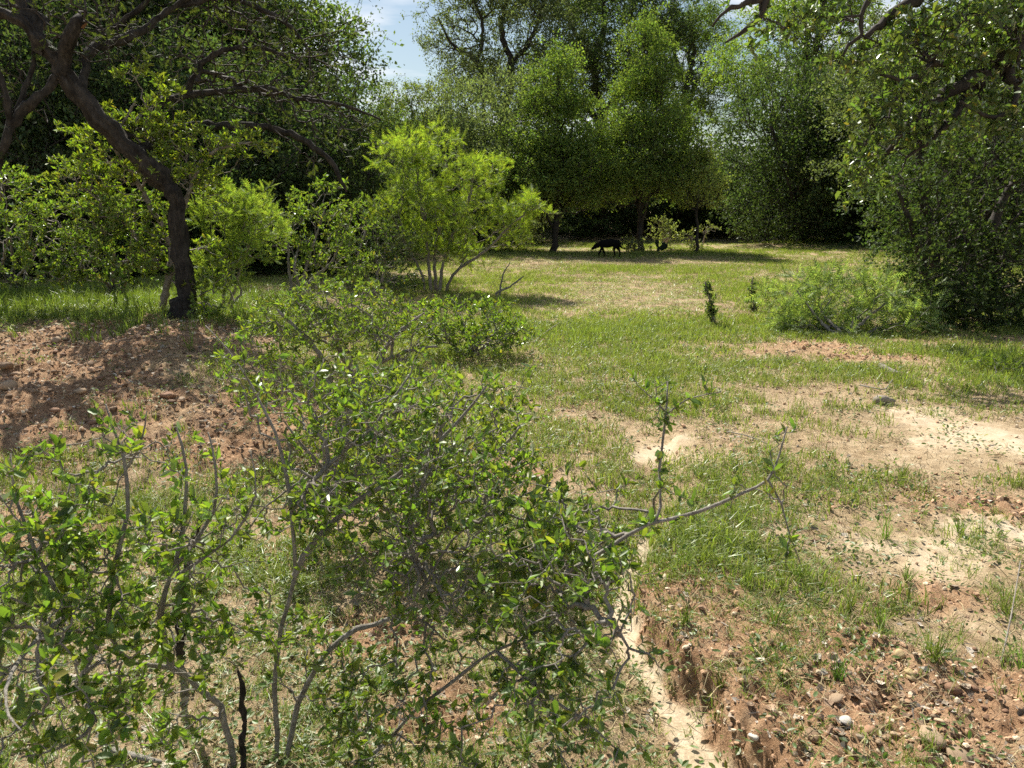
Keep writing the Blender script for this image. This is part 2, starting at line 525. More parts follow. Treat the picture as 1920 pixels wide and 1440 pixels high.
def sweep(pts, rad, sides=10, rough=.12, g=rng, cap=True):
    n = len(pts)
    tan = norm(np.gradient(pts, axis=0))
    u = np.cross(tan[0], [0.3, .9, .1]); u /= np.linalg.norm(u)
    ang = np.linspace(0, 2 * np.pi, sides, endpoint=False)
    ridge = 1 + rough * (g.random(sides) - .5)
    rings = []
    for k in range(n):
        u = u - tan[k] * (u @ tan[k]); u /= np.linalg.norm(u)
        v = np.cross(tan[k], u)
        r = rad[k] * ridge * (1 + rough * .8 * (g.random(sides) - .5))
        rings.append(pts[k] + (np.cos(ang) * r)[:, None] * u + (np.sin(ang) * r)[:, None] * v)
    V = np.concatenate(rings)
    k, a = np.meshgrid(np.arange(n - 1), np.arange(sides), indexing='ij')
    b = (a + 1) % sides
    Q = np.stack([k * sides + a, k * sides + b, (k + 1) * sides + b, (k + 1) * sides + a], -1).reshape(-1, 4)
    V = np.vstack([V, pts[-1] + tan[-1] * rad[-1] * .3])
    T = np.stack([(n - 1) * sides + np.arange(sides), (n - 1) * sides + (np.arange(sides) + 1) % sides, np.full(sides, n * sides)], 1)
    return V, Q, T


def mst(roots, rplen, attr, bf):
    """connect the points attr to the skeleton: shortest wire, balanced against the way to the root"""
    n0 = len(roots)
    pos = np.vstack([roots, attr]); n = len(attr)
    par = np.full(len(pos), -1); pl = np.concatenate([rplen, np.zeros(n)])
    d = np.linalg.norm(attr[:, None] - roots[None], axis=2)
    cost = d + bf * rplen[None]
    bp = cost.argmin(1); bc = cost[np.arange(n), bp]
    done = np.zeros(n, bool); order = []
    for _ in range(n):
        k = int(np.argmin(np.where(done, 1e9, bc)))
        done[k] = True; p = bp[k]; me_ = n0 + k
        par[me_] = p; order.append(me_)
        pl[me_] = pl[p] + np.linalg.norm(attr[k] - pos[p])
        c = np.linalg.norm(attr - attr[k], axis=1) + bf * pl[me_]
        m = (c < bc) & ~done
        bc[m] = c[m]; bp[m] = me_
    cnt = np.ones(len(pos))
    for k in reversed(order):
        if par[k] >= n0:
            cnt[par[k]] += cnt[k]
    return pos, par, cnt, order, pl


def tubes(A, B, ra, rb, k):
    n = len(A)
    t = norm(B - A)
    h = np.where(np.abs(t[:, 2:3]) > .9, np.array([[1., 0, 0]]), np.array([[0, 0, 1.]]))
    u = norm(np.cross(t, h)); v = np.cross(t, u)
    ang = np.linspace(0, 2 * np.pi, k, endpoint=False)
    cs, sn = np.cos(ang)[None, :, None], np.sin(ang)[None, :, None]
    ring = u[:, None] * cs + v[:, None] * sn
    VA = (A - t * ra[:, None] * .4)[:, None] + ring * ra[:, None, None]
    VB = (B + t * rb[:, None] * .4)[:, None] + ring * rb[:, None, None]
    V = np.concatenate([VA, VB], 1).reshape(-1, 3)
    a = np.arange(k); b = (a + 1) % k
    q = np.stack([a, b, b + k, a + k], 1)
    Q = (np.arange(n) * 2 * k)[:, None, None] + q[None]
    return V, Q.reshape(-1, 4)


OVAL = (np.array([[0, 0, 0], [.3, .40, .03], [.7, .37, .03], [1, 0, -.05], [.7, -.37, .03], [.3, -.40, .03], [.5, 0, -.06]]),
        np.array([[6, 0, 1], [6, 1, 2], [6, 2, 3], [6, 3, 4], [6, 4, 5], [6, 5, 0]])[:, ::-1])
RHOMB = (np.array([[0, 0, 0], [.5, .5, .08], [1, 0, 0], [.5, -.5, .08]]), np.array([[0, 2, 1], [0, 3, 2]]))


def feather_tpl(n=7):
    V, T = [], []
    for k in range(n):
        x = .12 + .82 * k / (n - 1); L = .46 * (1 - .45 * abs(2 * k / (n - 1) - .9)); w = .045
        for s in (1, -1):
            b = len(V)
            V += [[x - w, 0, 0], [x + w, 0, 0], [x + .16, s * L, -.05]]
            T.append([b, b + 1, b + 2])
    b = len(V)
    V += [[0, .012, 0], [0, -.012, 0], [1.0, 0, -.04]]; T.append([b, b + 1, b + 2])
    return np.array(V, float), np.array(T)


FEATHER = feather_tpl()


def frames(a, n):
    a = norm(a); n = n - a * (a * n).sum(1, keepdims=True); n = norm(n)
    return a, np.cross(n, a), n


def place(tpl, p, a, n, L, Wd):
    """copies of a leaf template at p, along a, facing n"""
    tv, tf = tpl
    a, b, n = frames(a, n)
    V = p[:, None] + a[:, None] * (tv[None, :, 0:1] * L[:, None, None]) + b[:, None] * (tv[None, :, 1:2] * Wd[:, None, None]) + n[:, None] * (tv[None, :, 2:3] * L[:, None, None])
    Fi = (np.arange(len(p)) * len(tv))[:, None, None] + tf[None]
    return V.reshape(-1, 3), Fi.reshape(-1, tf.shape[1])


def rdir(g, n):
    return norm(g.normal(size=(n, 3)))


def in_ellipsoids(g, ell, n, clump=0, clump_r=.3, shell=.5):
    """n points in the ellipsoids (centre, radii, weight), gathered into clumps"""
    w = np.array([e[2] * np.prod(e[1]) ** .7 for e in ell]); w = w / w.sum()
    nc = clump or n
    which = g.choice(len(ell), nc, p=w)
    c = np.array([e[0] for e in ell])[which]; r = np.array([e[1] for e in ell])[which]
    u = rdir(g, nc) * (g.random(nc) ** (shell * .66))[:, None]
    cc = c + u * r
    if not clump:
        return cc
    k = g.integers(0, nc, n)
    return cc[k] + g.normal(size=(n, 3)) * clump_r * np.array([1, 1, .75]) * (.5 + .5 * r[k] / r[k].max())


def grow(g, stems, attr, bf=.35, rtip=.0015, power=.42, kmax=4, per=6, L=.03, ratio=.5, kind=OVAL, up=.35, spread=.9, sides=4, spines=0, crook=.12,
         tip_bias=0.3, droop=0.0, node_step=.12, fine=False):
    """returns stem sweeps [(V,Q,T)], twig Acc, leaf arrays (p, a, n, L, W)"""
    roots, rpl, rrad, sw = [], [], [], []
    for pts, rad in stems:
        p, r = resample(pts, rad, max(node_step * .5, np.mean(rad) * 1.2))
        seg = np.concatenate([[0], np.cumsum(np.linalg.norm(np.diff(p, axis=0), axis=1))])
        if len(p) > 3:
            wob = g.normal(size=p.shape) * (r * .30)[:, None]; wob[0] = 0; wob[-1] = 0
            p = p + wob
            r = r * (1 + .10 * g.normal(size=len(r)).clip(-1.5, 2))
        sw.append((p, r))
        lo = 0.18 if len(stems) > 0 else 0
        m = seg > lo * seg[-1]
        roots.append(p[m]); rpl.append(seg[m]); rrad.append(r[m])
    roots = np.vstack(roots); rpl = np.concatenate(rpl); rrad = np.concatenate(rrad)
    pos, par, cnt, order, pl = mst(roots, rpl, attr, bf)
    n0 = len(roots)
    ch = np.array(order); pa = par[ch]
    rc = rtip * cnt[ch] ** power
    rp = np.where(pa >= n0, rtip * cnt[np.maximum(pa, 0)] ** power, 0)
    rp = np.where(pa < n0, np.minimum(rc * 1.35, rrad[np.minimum(pa, n0 - 1)]), np.minimum(rp, rc * 1.6))
    A, B = pos[pa], pos[ch]
    ln = np.linalg.norm(B - A, axis=1)
    ok = ln > 1e-4
    A, B, rp, rc, ch, ln = A[ok], B[ok], rp[ok], rc[ok], ch[ok], ln[ok]
    mid1 = A + (B - A) * .35 + g.normal(size=A.shape) * (ln * crook)[:, None] * .7
    mid2 = A + (B - A) * .7 + g.normal(size=A.shape) * (ln * crook)[:, None]
    mid2[:, 2] -= droop * ln
    tw = Acc()
    r1, r2 = rp * .65 + rc * .35, rp * .3 + rc * .7
    if fine:
        for (a, b, x, y) in ((A, mid1, rp, r1), (mid1, mid2, r1, r2), (mid2, B, r2, rc)):
            tw.add(*tubes(a, b, x, y, sides))
    else:
        mid1 = (A + mid2) / 2
        tw.add(*tubes(A, mid2, rp, r2, 3)); tw.add(*tubes(mid2, B, r2, rc, 3))
    # leaves on the outer twigs
    tipm = cnt[ch] <= kmax
    a_, b_, m1, m2 = A[tipm], B[tipm], mid1[tipm], mid2[tipm]
    nt_ = len(a_)
    k = np.repeat(np.arange(nt_), per)
    t = g.random(len(k)) ** (1 - tip_bias)
    seg3 = np.minimum((t * 3).astype(int), 2); f = t * 3 - seg3
    S = np.stack([a_, m1, m2, b_], 1)
    lp = S[k, seg3] * (1 - f)[:, None] + S[k, seg3 + 1] * f[:, None]
    td = norm(b_ - a_)[k]
    la = norm(td * .55 + rdir(g, len(k)) * spread + np.array([0, 0, up]))
    lnrm = norm(rdir(g, len(k)) * .8 + np.array([0, 0, .7]))
    lL = L * (.45 + 1.0 * g.random(len(k)) ** 1.3)
    lW = lL * ratio * (.8 + .4 * g.random(len(k)))
    if spines:
        k = g.integers(0, len(A), int(len(A) * spines))
        t = g.random(len(k))[:, None]
        p = A[k] * (1 - t) + B[k] * t
        d = norm(rdir(g, len(k)) + .4 * norm(B - A)[k])
        sl = L * (.5 + 1.3 * g.random(len(k)))
        tw.add(*tubes(p, p + d * sl[:, None], np.full(len(k), rtip * .75), np.full(len(k), rtip * .25), 3))
    return sw, tw, (lp, la, lnrm, lL, lW)


def plant(name, label, cat, base, stems, ell, n, seed, color, leafm, bark, twigm, group=None, clump=0, clump_r=.1, shell=.5, nobj=0, stem_sides=9,
          stem_name='stem', extra=None, foliage='foliage', stem_rough=.16, only_stem_leaves=None, **kw):
    g = np.random.default_rng(seed)
    base = np.asarray(base, float)
    root = thing(name, label, cat, base, group)
    attr = in_ellipsoids(g, ell, n, clump, clump_r, shell) if n else np.zeros((0, 3))
    if n:
        gh = height(attr[:, 0], attr[:, 1]); attr[:, 2] = np.maximum(attr[:, 2], gh + .06)
    if extra is not None:
        attr = np.vstack([attr, extra]) if n else extra
    kind = kw.get('kind', OVAL)
    sw, tw, lv = grow(g, stems, attr, **kw)
    for p, r in sw:
        V, Q, T = sweep(p, r, stem_sides, stem_rough, g)
        obj(stem_name, mesh(stem_name, V - base, [Q, T], bark, True), root)
    if tw.n:
        obj('twigs', tw.build('twigs', twigm, base, True), root, kind='stuff')
    lp, la, ln, lL, lW = lv
    big = np.zeros(len(lp), bool)
    if nobj:
        rel = lp - np.array([0, 0, EYE])
        dep = rel[:, 1] * CT - rel[:, 2] * ST
        u = rel[:, 0] / dep; v = (rel[:, 1] * ST + rel[:, 2] * CT) / dep
        vis = (dep > .3) & (np.abs(u) < .69) & (np.abs(v) < .515)
        sc = np.where(vis, lL / np.maximum(dep, .3), 0)
        big[np.argsort(-sc)[:nobj]] = True
        a, b, nn = frames(la[big], ln[big])
        tv, tf = OVAL
        lmes = []
        for q in range(6):
            vv = tv.copy(); vv[:, 1] *= [1, .85, 1.15, .95, 1.05, .8][q]; vv[1:6, 2] += g.normal(size=5) * .03; vv[3, 2] += [-.1, 0, -.2, .05, -.15, -.05][q]
            lm = mesh('leaf', vv, [tf], leafm, True); lmes.append(lm)
        for k_, (p, x, y, z, l_, w_) in enumerate(zip(lp[big], a, b, nn, lL[big], lW[big])):
            o = bpy.data.objects.new('leaf', lmes[k_ % 6]); C.objects.link(o); o.parent = root
            mt = Matrix(((x[0] * l_, y[0] * w_, z[0] * l_, p[0] - base[0]), (x[1] * l_, y[1] * w_, z[1] * l_, p[1] - base[1]), (x[2] * l_, y[2] * w_, z[2] * l_, p[2] - base[2]), (0, 0, 0, 1)))
            o.matrix_local = mt
            vr = .6 + .8 * g.random(); yl = g.random() < .04
            o.color = (color[0] * vr * (2.2 if yl else 1), color[1] * vr * (1.5 if yl else 1), color[2] * vr, 1)
    keep = ~big
    if keep.any():
        shapes = [kind]
        if kind is OVAL:
            for _ in range(6):
                tv = OVAL[0].copy(); tv[:, 1] *= g.uniform(.6, 1.25); bend = g.uniform(-.35, .2); fold = g.uniform(-.1, .5)
                tv[:, 2] += bend * tv[:, 0] ** 2 + fold * np.abs(tv[:, 1]); tv[:, 1] += .12 * g.normal() * tv[:, 0] ** 2; tv[1:6] += g.normal(size=(5, 3)) * .035
                shapes.append((tv, OVAL[1]))
        ki = np.where(keep)[0]; sh = g.integers(0, len(shapes), len(ki)); acc = Acc()
        for q in range(len(shapes)):
            w_ = ki[sh == q]
            if len(w_):
                acc.add(*place(shapes[q], lp[w_] - base, la[w_], ln[w_], lL[w_], lW[w_]))
        f = obj(foliage, acc.build(foliage, leafm), root, kind='stuff')
        f.color = tuple(color) + (1,)
    return root


def E(px, py, d, rx, ry, rd, w=1.0):
    """an ellipsoid of foliage: seen at (px, py), d metres ahead, rx by ry pixels wide there, rd metres deep"""
    return (P(px, py, d), np.array([rx * d / F, rd, ry * d / F]), w)


def path(*q):
    """q: (px, py, depth, radius in px)"""
    pts = np.array([P(a, b, d) for a, b, d, r in q]); rad = np.array([r * d / F for a, b, d, r in q])
    return pts, rad


def root_at(px, py):
    return GP(px, py)


def from_ground(base, *q, r0=None):
    pts, rad = path(*q)
    return np.vstack([base - np.array([0, 0, .05]), pts]), np.concatenate([[r0 or rad[0] * 1.15], rad])


# ------------------------------------------------------------------ far trees (alike kinds share their shapes)
def tree_kind(seed, trunk, limbs, ell, n, clump, clump_r, per, L, ratio, rtip=.006, kmax=3, bf=.45, kind=RHOMB, up=.1, bark='dark_bark', shell=.45, spread=1.1):
    g = np.random.default_rng(seed)
    ell = [(np.array(c, float), np.array(r, float), w) for c, r, w in ell]
    attr = in_ellipsoids(g, ell, n, clump, clump_r, shell)
    attr[:, 2] = np.maximum(attr[:, 2], .1)
    stems = [trunk] + limbs
    stems = [(np.array([q[:3] for q in s], float), np.array([q[3] for q in s], float)) for s in stems]
    sw, tw, (lp, la, ln, lL, lW) = grow(g, stems, attr, bf=bf, rtip=rtip, kmax=kmax, per=per, L=L, ratio=ratio, kind=kind, up=up, sides=4, crook=.16, node_step=.5, spread=spread)
    tms = []
    for p, r in sw:
        V, Q, T = sweep(p, r, 9, .22, g)
        tms.append(mesh('trunk', V, [Q, T], M[bark], True))
    bm_ = tw.build('branches', M[bark], (0, 0, 0), True)
    lp = lp + g.normal(size=lp.shape) * L * .9
    V, Fi = place(kind, lp, la, ln, lL, lW)
    cm = mesh('crown', V, [Fi], M['far_leaf'], False)
    return tms, bm_, cm


TREES = {}
# upright: slim trunk, tall ragged crown that starts low
TREES['upright'] = tree_kind(101, [(0, 0, -.2, .17), (.05, 0, 1.5, .14), (-.1, .1, 3.5, .11), (.1, 0, 6, .07), (0, 0, 8.6, .03)],
    [[(0, 0, .9, .08), (-.5, .2, 2.2, .06), (-1.2, .1, 4, .04)], [(.05, 0, 1.4, .08), (.7, -.2, 2.8, .06), (1.4, -.1, 4.6, .04)]],
    [((.1, 0, 7.7), (1.1, 1.1, 1.5), 1.1), ((-.5, .2, 6.6), (1.1, 1.2, 1.0), .8), ((.5, .1, 5.6), (1.8, 1.8, 1.5), 1.0), ((-.5, -.2, 4.0), (2.4, 2.4, 1.6), 1), ((.6, -.2, 3.4), (2.3, 2.2, 1.5), 1), ((0, 0, 2.9), (1.7, 1.8, .6), .4)],
    2400, 120, .50, 19, .098, .55)
# spreading oak: crooked heavy limbs, clumped crown with gaps
TREES['oak'] = tree_kind(102, [(0, 0, -.3, .42), (.1, 0, 2, .34), (-.2, .1, 4.2, .30), (0, 0, 6.0, .24)],
    [[(0, 0, 5.4, .22), (-1.0, -.3, 6.6, .17), (-1.5, -.2, 8.2, .13), (-2.8, -.4, 9.0, .08), (-3.6, -.4, 10.4, .05)], [(0, 0, 5.8, .22), (.3, .2, 8, .18), (-.2, .3, 10.2, .13), (.5, .2, 12.4, .07)],
     [(-.1, 0, 4.6, .2), (1.3, -.4, 6.2, .16), (2.7, -.6, 7.0, .11), (3.8, -.4, 8.6, .06)], [(.2, .2, 8, .14), (1.5, 0, 9.6, .1), (2.2, -.3, 11.6, .06)], [(-1.5, -.2, 8.2, .12), (-1.2, -.5, 10, .09), (-2, -.6, 11.8, .05)]],
    [((-3.4, 0, 9.6), (1.7, 2, 1.5), 1), ((0, 0, 12), (2.4, 2.4, 1.6), 1), ((3.4, 0, 8.4), (1.8, 2, 1.5), 1), ((2, 0, 11), (1.7, 2, 1.4), 1), ((-2, 0, 11.5), (1.8, 2, 1.3), 1),
     ((-2.8, .3, 6.8), (1.9, 2, 1.2), .9), ((2.4, .6, 6.0), (1.9, 2, 1.1), .8), ((0, 1.2, 8.4), (2.6, 1.6, 2), .8), ((0, -1.4, 7.2), (2.2, 1.2, 1.4), .6)],
    2600, 170, .55, 19, .12, .55, rtip=.006)
# bushy: leaves down to the ground
TREES['bushy'] = tree_kind(103, [(0, 0, -.2, .13), (.1, 0, 1.2, .10), (-.1, 0, 2.8, .07), (0, 0, 4.2, .03)],
    [[(0, 0, .3, .09), (-.9, -.2, 1.5, .07), (-1.6, 0, 2.8, .04)], [(0, 0, .3, .09), (.9, -.1, 1.4, .07), (1.7, 0, 2.6, .04)], [(0, 0, .2, .08), (.1, -.9, 1.4, .06), (-.1, -1.5, 2.4, .03)]],
    [((0, 0, 3.3), (1.9, 1.9, 1.4), 1), ((-1.1, 0, 2.3), (1.5, 1.7, 1.5), 1), ((1.2, 0, 2.1), (1.5, 1.7, 1.5), 1), ((0, -.8, 1.6), (2, 1.4, 1.3), 1), ((0, 0, .8), (2.3, 2.1, .7), .8)],
    2400, 190, .33, 20, .074, .55, rtip=.004)
# tall round-headed tree, leaves from head height up
TREES['round'] = tree_kind(104, [(0, 0, -.2, .24), (-.1, .1, 2, .2), (.15, 0, 4.4, .15), (0, 0, 7, .08)],
    [[(0, 0, 2, .13), (-1.1, 0, 3.6, .1), (-2.2, .2, 5.6, .05)], [(.1, 0, 2.6, .13), (1.2, -.2, 4.2, .1), (2.3, -.1, 6, .05)], [(.1, 0, 4, .1), (-.3, -.8, 5.6, .07), (-.6, -1.2, 7.4, .04)]],
    [((0, 0, 7.4), (2.2, 2.2, 1.6), 1), ((-1.8, 0, 5.6), (1.8, 2, 1.7), 1), ((1.9, 0, 5.8), (1.8, 2, 1.7), 1), ((0, -1.2, 5), (2.2, 1.5, 1.8), 1), ((-1, -.5, 3.2), (2, 1.6, 1), .7), ((1.3, -.5, 3.2), (1.9, 1.6, 1), .7), ((0, 1, 4.5), (2.4, 1.3, 2), .6)],
    2500, 180, .48, 19, .105, .55)
# thin young tree
TREES['young'] = tree_kind(105, [(0, 0, -.2, .07), (.05, 0, .8, .055), (-.05, 0, 1.7, .045), (.05, 0, 3.0, .02), (0, 0, 4.2, .01)],
    [], [((0, 0, 3.8), (.5, .5, .8), 1), ((0, 0, 2.8), (.95, .9, .7), 1), ((.1, 0, 2.1), (.8, .8, .35), .7)],
    700, 120, .16, 12, .06, .5, rtip=.004)


def tree(kind, name, label, px, d, s, color, rz, sx=1.0, sz=1.0, group=None, cat='tree', x=None, dz=0.0, masses=2):
    if x is None:
        x = P(px, 465, d)[0]
    base = np.array([x, d, Z(x, d) + dz])
    root = thing(name, label, cat, base, group, math.radians(rz))
    root.scale = (s * sx, s * sx, s * sz)
    tms, bm_, cm = TREES[kind]
    for k, tm in enumerate(tms):
        obj('trunk' if k == 0 else 'limb', tm, root)
    obj('branches', bm_, root)
    for k in range(masses):
        c = obj('crown', cm, root, kind='stuff'); c.color = tuple(color) + (1,)
        c.rotation_euler = (0, 0, k * 2.2); c.scale = (1 + .04 * k, 1 + .04 * k, 1 - .03 * k)
    return root


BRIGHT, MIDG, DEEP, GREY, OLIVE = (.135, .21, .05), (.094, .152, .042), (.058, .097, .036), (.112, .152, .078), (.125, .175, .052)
WOODS = 'trees of the wood around the clearing'
tree('upright', 'broadleaf_tree', 'pointed upright green tree at the clearing edge, straight behind the bright feathery tree', 1040, 31.5, .95, BRIGHT, 20, .98, .92, WOODS, masses=3)
tree('upright', 'broadleaf_tree', 'tall upright green tree whose trunk stands between the dog and the cactus', 1200, 32, 1.06, BRIGHT, 140, .84, .95, WOODS, masses=3)
tree('young', 'young_tree', 'thin young tree with a small round crown, at the right end of the shade strip', 1305, 30.5, 1.0, (.24, .31, .10), 0, 1.1, 1.0, WOODS)
tree('oak', 'oak_tree', 'tall oak with crooked dark limbs beside the open sky gap', 948, 55, 1.27, GREY, 0, 1.0, 1.0, WOODS)
tree('oak', 'oak_tree', 'tall dark oak rising between the two upright trees', 1120, 59, 1.38, DEEP, 150, 1.05, 1.0, WOODS)
tree('oak', 'oak_tree', 'pale green tall tree above the dark rounded tree', 1490, 46, 1.1, BRIGHT, 65, 1.05, 1.0, WOODS)
tree('oak', 'oak_tree', 'tall tree behind the upright trees, beside a small sky gap', 1270, 61, 1.2, MIDG, 230, 1.0, 1.0, WOODS)
tree('bushy', 'evergreen_tree', 'broad dark rounded tree with leaves down to the ground at the back of the meadow', 1500, 37, 1.75, DEEP, 30, 1.0, 1.1, WOODS)
tree('bushy', 'evergreen_tree', 'dark bushy tree filling in behind the massive right evergreen', 1850, 15, .95, DEEP, 40, 1.0, 1.0, WOODS)
tree('bushy', 'evergreen_tree', 'dark leafy tree behind the earth bank, beneath the overhanging oak limbs', 1600, 35, 1.6, DEEP, 120, 1.0, 1.15, WOODS)
tree('round', 'broadleaf_tree', 'grey-green tree right of the dark rounded tree, behind the hanging branches', 1700, 29, 1.05, GREY, 75, 1.0, 1.0, WOODS)
tree('round', 'broadleaf_tree', 'tree in the far right corner of the wood, half hidden by oak limbs', 1880, 24, 1.05, MIDG, 10, 1.0, 1.0, WOODS)
tree('bushy', 'evergreen_tree', 'grey-green bushy tree left of the pointed upright tree, behind the bright feathery tree', 905, 33, 1.25, GREY, 200, 1.0, 1.3, WOODS)
tree('round', 'broadleaf_tree', 'olive tree just below the open sky gap', 770, 34, .88, OLIVE, 45, 1.0, .90, WOODS)
tree('round', 'broadleaf_tree', 'tall tree forming the left side of the open sky gap', 462, 23, 1.06, MIDG, 160, 1.0, 1.0, WOODS)
tree('bushy', 'evergreen_tree', 'dark bushy tree below the drooping bare limb', 600, 19, 1.05, DEEP, 70, 1.0, 1.0, WOODS)
tree('round', 'broadleaf_tree', 'dark tree behind the arching black limbs of the leaning mesquite', 430, 21, 1.0, DEEP, 250, 1.05, 1.0, WOODS)
tree('bushy', 'evergreen_tree', 'dark bushy tree directly behind the leaning trunk', 400, 16.5, 1.1, DEEP, 15, 1.0, 1.0, WOODS)
tree('round', 'broadleaf_tree', 'dark tree seen through the fork of the leaning mesquite', 210, 19, 1.0, DEEP, 310, 1.0, 1.0, WOODS)
tree('bushy', 'evergreen_tree', 'dark bushy tree at the left edge behind the forked limb', 60, 15, 1.1, DEEP, 95, 1.0, 1.1, WOODS)
tree('round', 'broadleaf_tree', 'leafy tree in the top left corner behind the sawn stub', 20, 20, 1.05, DEEP, 130, 1.0, 1.0, WOODS)
tree('bushy', 'evergreen_tree', 'dark bushy tree between the leaning trunk and the left shrubs', 220, 15.5, .9, DEEP, 275, 1.0, 1.0, WOODS)

# wood behind, a mass of leaves in deep shade
g = np.random.default_rng(55)
n = 52000
wx = g.uniform(-48, 56, n); wy = g.uniform(46, 66, n)
wz = 1.0 + g.random(n) ** 1.3 * (5.0 + 6.5 * fbm(wx * .22, wy * .1, 77, 3) * 1.5)
wz = np.where((wx > -7) & (wx < 26), 1.0 + (wz - 1) * .62, wz)
low = g.random(n) < .42
wy = np.where(low, g.uniform(44, 52, n), wy); wx = np.where(low, g.uniform(-22, 40, n), wx); wz = np.where(low, .3 + g.random(n) * 4.2, wz)
left = g.random(n) < .28
wx = np.where(left, g.uniform(-34, -6.5, n), wx); wy = np.where(left, g.uniform(25, 38, n), wy)
wz = np.where(left, g.random(n) * 6.5, wz)
right_ = g.random(n) < .14
wx = np.where(right_, g.uniform(14.5, 34, n), wx); wy = np.where(right_, g.uniform(23, 40, n), wy); wz = np.where(right_, g.random(n) * 7.5, wz)
ang = wx / wy                       # the gap of open sky
gap = (ang > -.235) & (ang < -.07) & (wz > 1.7 + .105 * wy)
pp = np.stack([wx, wy, wz], 1)[~gap]
LL = g.uniform(.2, .42, len(pp))
V, Fi = place(RHOMB, pp, rdir(g, len(pp)), rdir(g, len(pp)), LL, LL * .6)
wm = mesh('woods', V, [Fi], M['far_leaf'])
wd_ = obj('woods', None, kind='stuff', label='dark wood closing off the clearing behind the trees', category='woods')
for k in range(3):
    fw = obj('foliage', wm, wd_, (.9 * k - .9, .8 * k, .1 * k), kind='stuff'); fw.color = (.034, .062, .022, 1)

# understorey shrubs in the shade of the wood edge
US = 'shaded undergrowth below the wood edge'
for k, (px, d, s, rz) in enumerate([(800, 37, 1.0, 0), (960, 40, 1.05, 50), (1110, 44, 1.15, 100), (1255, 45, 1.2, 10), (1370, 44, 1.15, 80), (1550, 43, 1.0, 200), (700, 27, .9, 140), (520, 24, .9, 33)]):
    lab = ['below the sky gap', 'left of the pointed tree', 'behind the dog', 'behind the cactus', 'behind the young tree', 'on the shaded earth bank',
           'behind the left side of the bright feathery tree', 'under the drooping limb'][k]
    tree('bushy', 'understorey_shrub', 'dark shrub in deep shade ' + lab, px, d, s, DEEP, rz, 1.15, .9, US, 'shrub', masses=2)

# ------------------------------------------------------------------ leaning mesquite on the mound
b = root_at(352, 592)
d0 = b[1]
print('mesquite base', b)
dm = d0
st = [from_ground(b, (351, 583, dm, 18), (350, 560, dm, 16.5), (343, 480, dm, 14.5), (338, 410, dm - .05, 14), (334, 365, dm - .1, 14.5), (303, 332, dm - .15, 17.6), (256, 288, dm - .25, 16.0), (205, 232, dm - .35, 16.0), (150, 172, dm - .45, 15.2), (112, 136, dm - .5, 14.4), r0=.2),
      path((114, 140, dm - .5, 13.6), (86, 92, dm - .55, 12.0), (48, 48, dm - .6, 10.4), (8, 26, dm - .6, 8.8), (-90, -10, dm - .6, 7.2), (-200, -80, dm - .5, 4.8)),
      path((88, 95, dm - .55, 12.0), (60, 40, dm - .5, 11.2), (34, -20, dm - .4, 9.6), (40, -120, dm - .3, 6.4), (90, -220, dm, 3.2)),
      path((114, 142, dm - .5, 11.2), (124, 98, dm - .58, 10.4), (138, 64, dm - .62, 9.6), (152, 38, dm - .65, 9.6)),
      path((108, 142, dm - .5, 8.8), (82, 176, dm - .6, 8.0), (46, 200, dm - .7, 8.8), (20, 236, dm - .75, 8.0), (6, 276, dm - .8, 7.2), (-12, 330, dm - .8, 4.8)),
      path((18, 238, dm - .75, 6.4), (14, 190, dm - .8, 4.8), (2, 145, dm - .8, 4.0), (-20, 100, dm - .8, 2.4)),
      path((30, 212, dm - .7, 5.6), (46, 165, dm - .6, 4.0), (63, 122, dm - .5, 3.2), (60, 80, dm - .5, 2.0)),
      path((150, 172, dm - .4, 7.2), (170, 95, dm - .1, 6.4), (228, 76, dm + .1, 6.4), (275, 50, dm + .3, 5.6), (325, 14, dm + .5, 4.8), (400, -40, dm + .6, 3.2)),
      path((160, 100, dm - .15, 4.8), (205, 60, dm + .2, 4.8), (270, 8, dm + .4, 4.0), (330, -50, dm + .4, 2.4)),
      path((230, 260, dm - .2, 8.0), (300, 196, dm + .3, 6.4), (352, 178, dm + .5, 5.6), (420, 171, dm + .6, 5.2), (505, 167, dm + .7, 4.4), (560, 186, dm + .7, 3.6), (640, 196, dm + .7, 2.4), (715, 225, dm + .7, 1.4)),
      path((350, 178, dm + .5, 4.8), (372, 132, dm + .5, 4.8), (410, 98, dm + .5, 4.0), (480, 90, dm + .6, 3.2), (545, 108, dm + .6, 1.6)),
      path((255, 290, dm - .2, 8.0), (340, 240, dm + .5, 6.4), (455, 236, dm + .6, 5.6), (520, 243, dm + .7, 5.6), (570, 264, dm + .7, 4.8), (618, 300, dm + .7, 3.6), (650, 360, dm + .7, 2.0)),
      path((325, 14, dm + .5, 4.0), (430, -5, dm + .8, 4.4), (500, 24, dm + .9, 4.0), (548, 52, dm + .9, 2.8), (590, 110, dm + .9, 1.2))]
ell = [E(480, 150, dm + .7, 150, 60, .9), E(600, 260, dm + .7, 80, 80, .6), E(560, 70, dm + .9, 90, 60, .8), E(420, 50, dm + .7, 110, 60, .8), E(250, 60, dm + .4, 110, 60, .8), E(80, 60, dm - .3, 110, 80, .8, .7),
       E(10, 200, dm - .6, 50, 90, .6, .6), E(-60, -150, dm - .4, 220, 130, 1.3, .7), E(200, -170, dm, 200, 120, 1.2, .7), E(450, -120, dm + .5, 150, 90, 1.0, .7)]
mesq = plant('mesquite_tree', 'large leaning mesquite with a sawn-off stub and black arching limbs on the red mound', 'tree', b, st, ell, 2000, 201, (.075, .105, .03), M['feather'], M['bark'], M['dark_bark'],
             stem_name='limb', stem_sides=22, stem_rough=.42, clump=300, clump_r=.22, bf=.25, rtip=.0032, kmax=2, per=2, L=0.1, ratio=.55, kind=FEATHER, up=-.1, sides=3, crook=.16, droop=.04, node_step=.15)
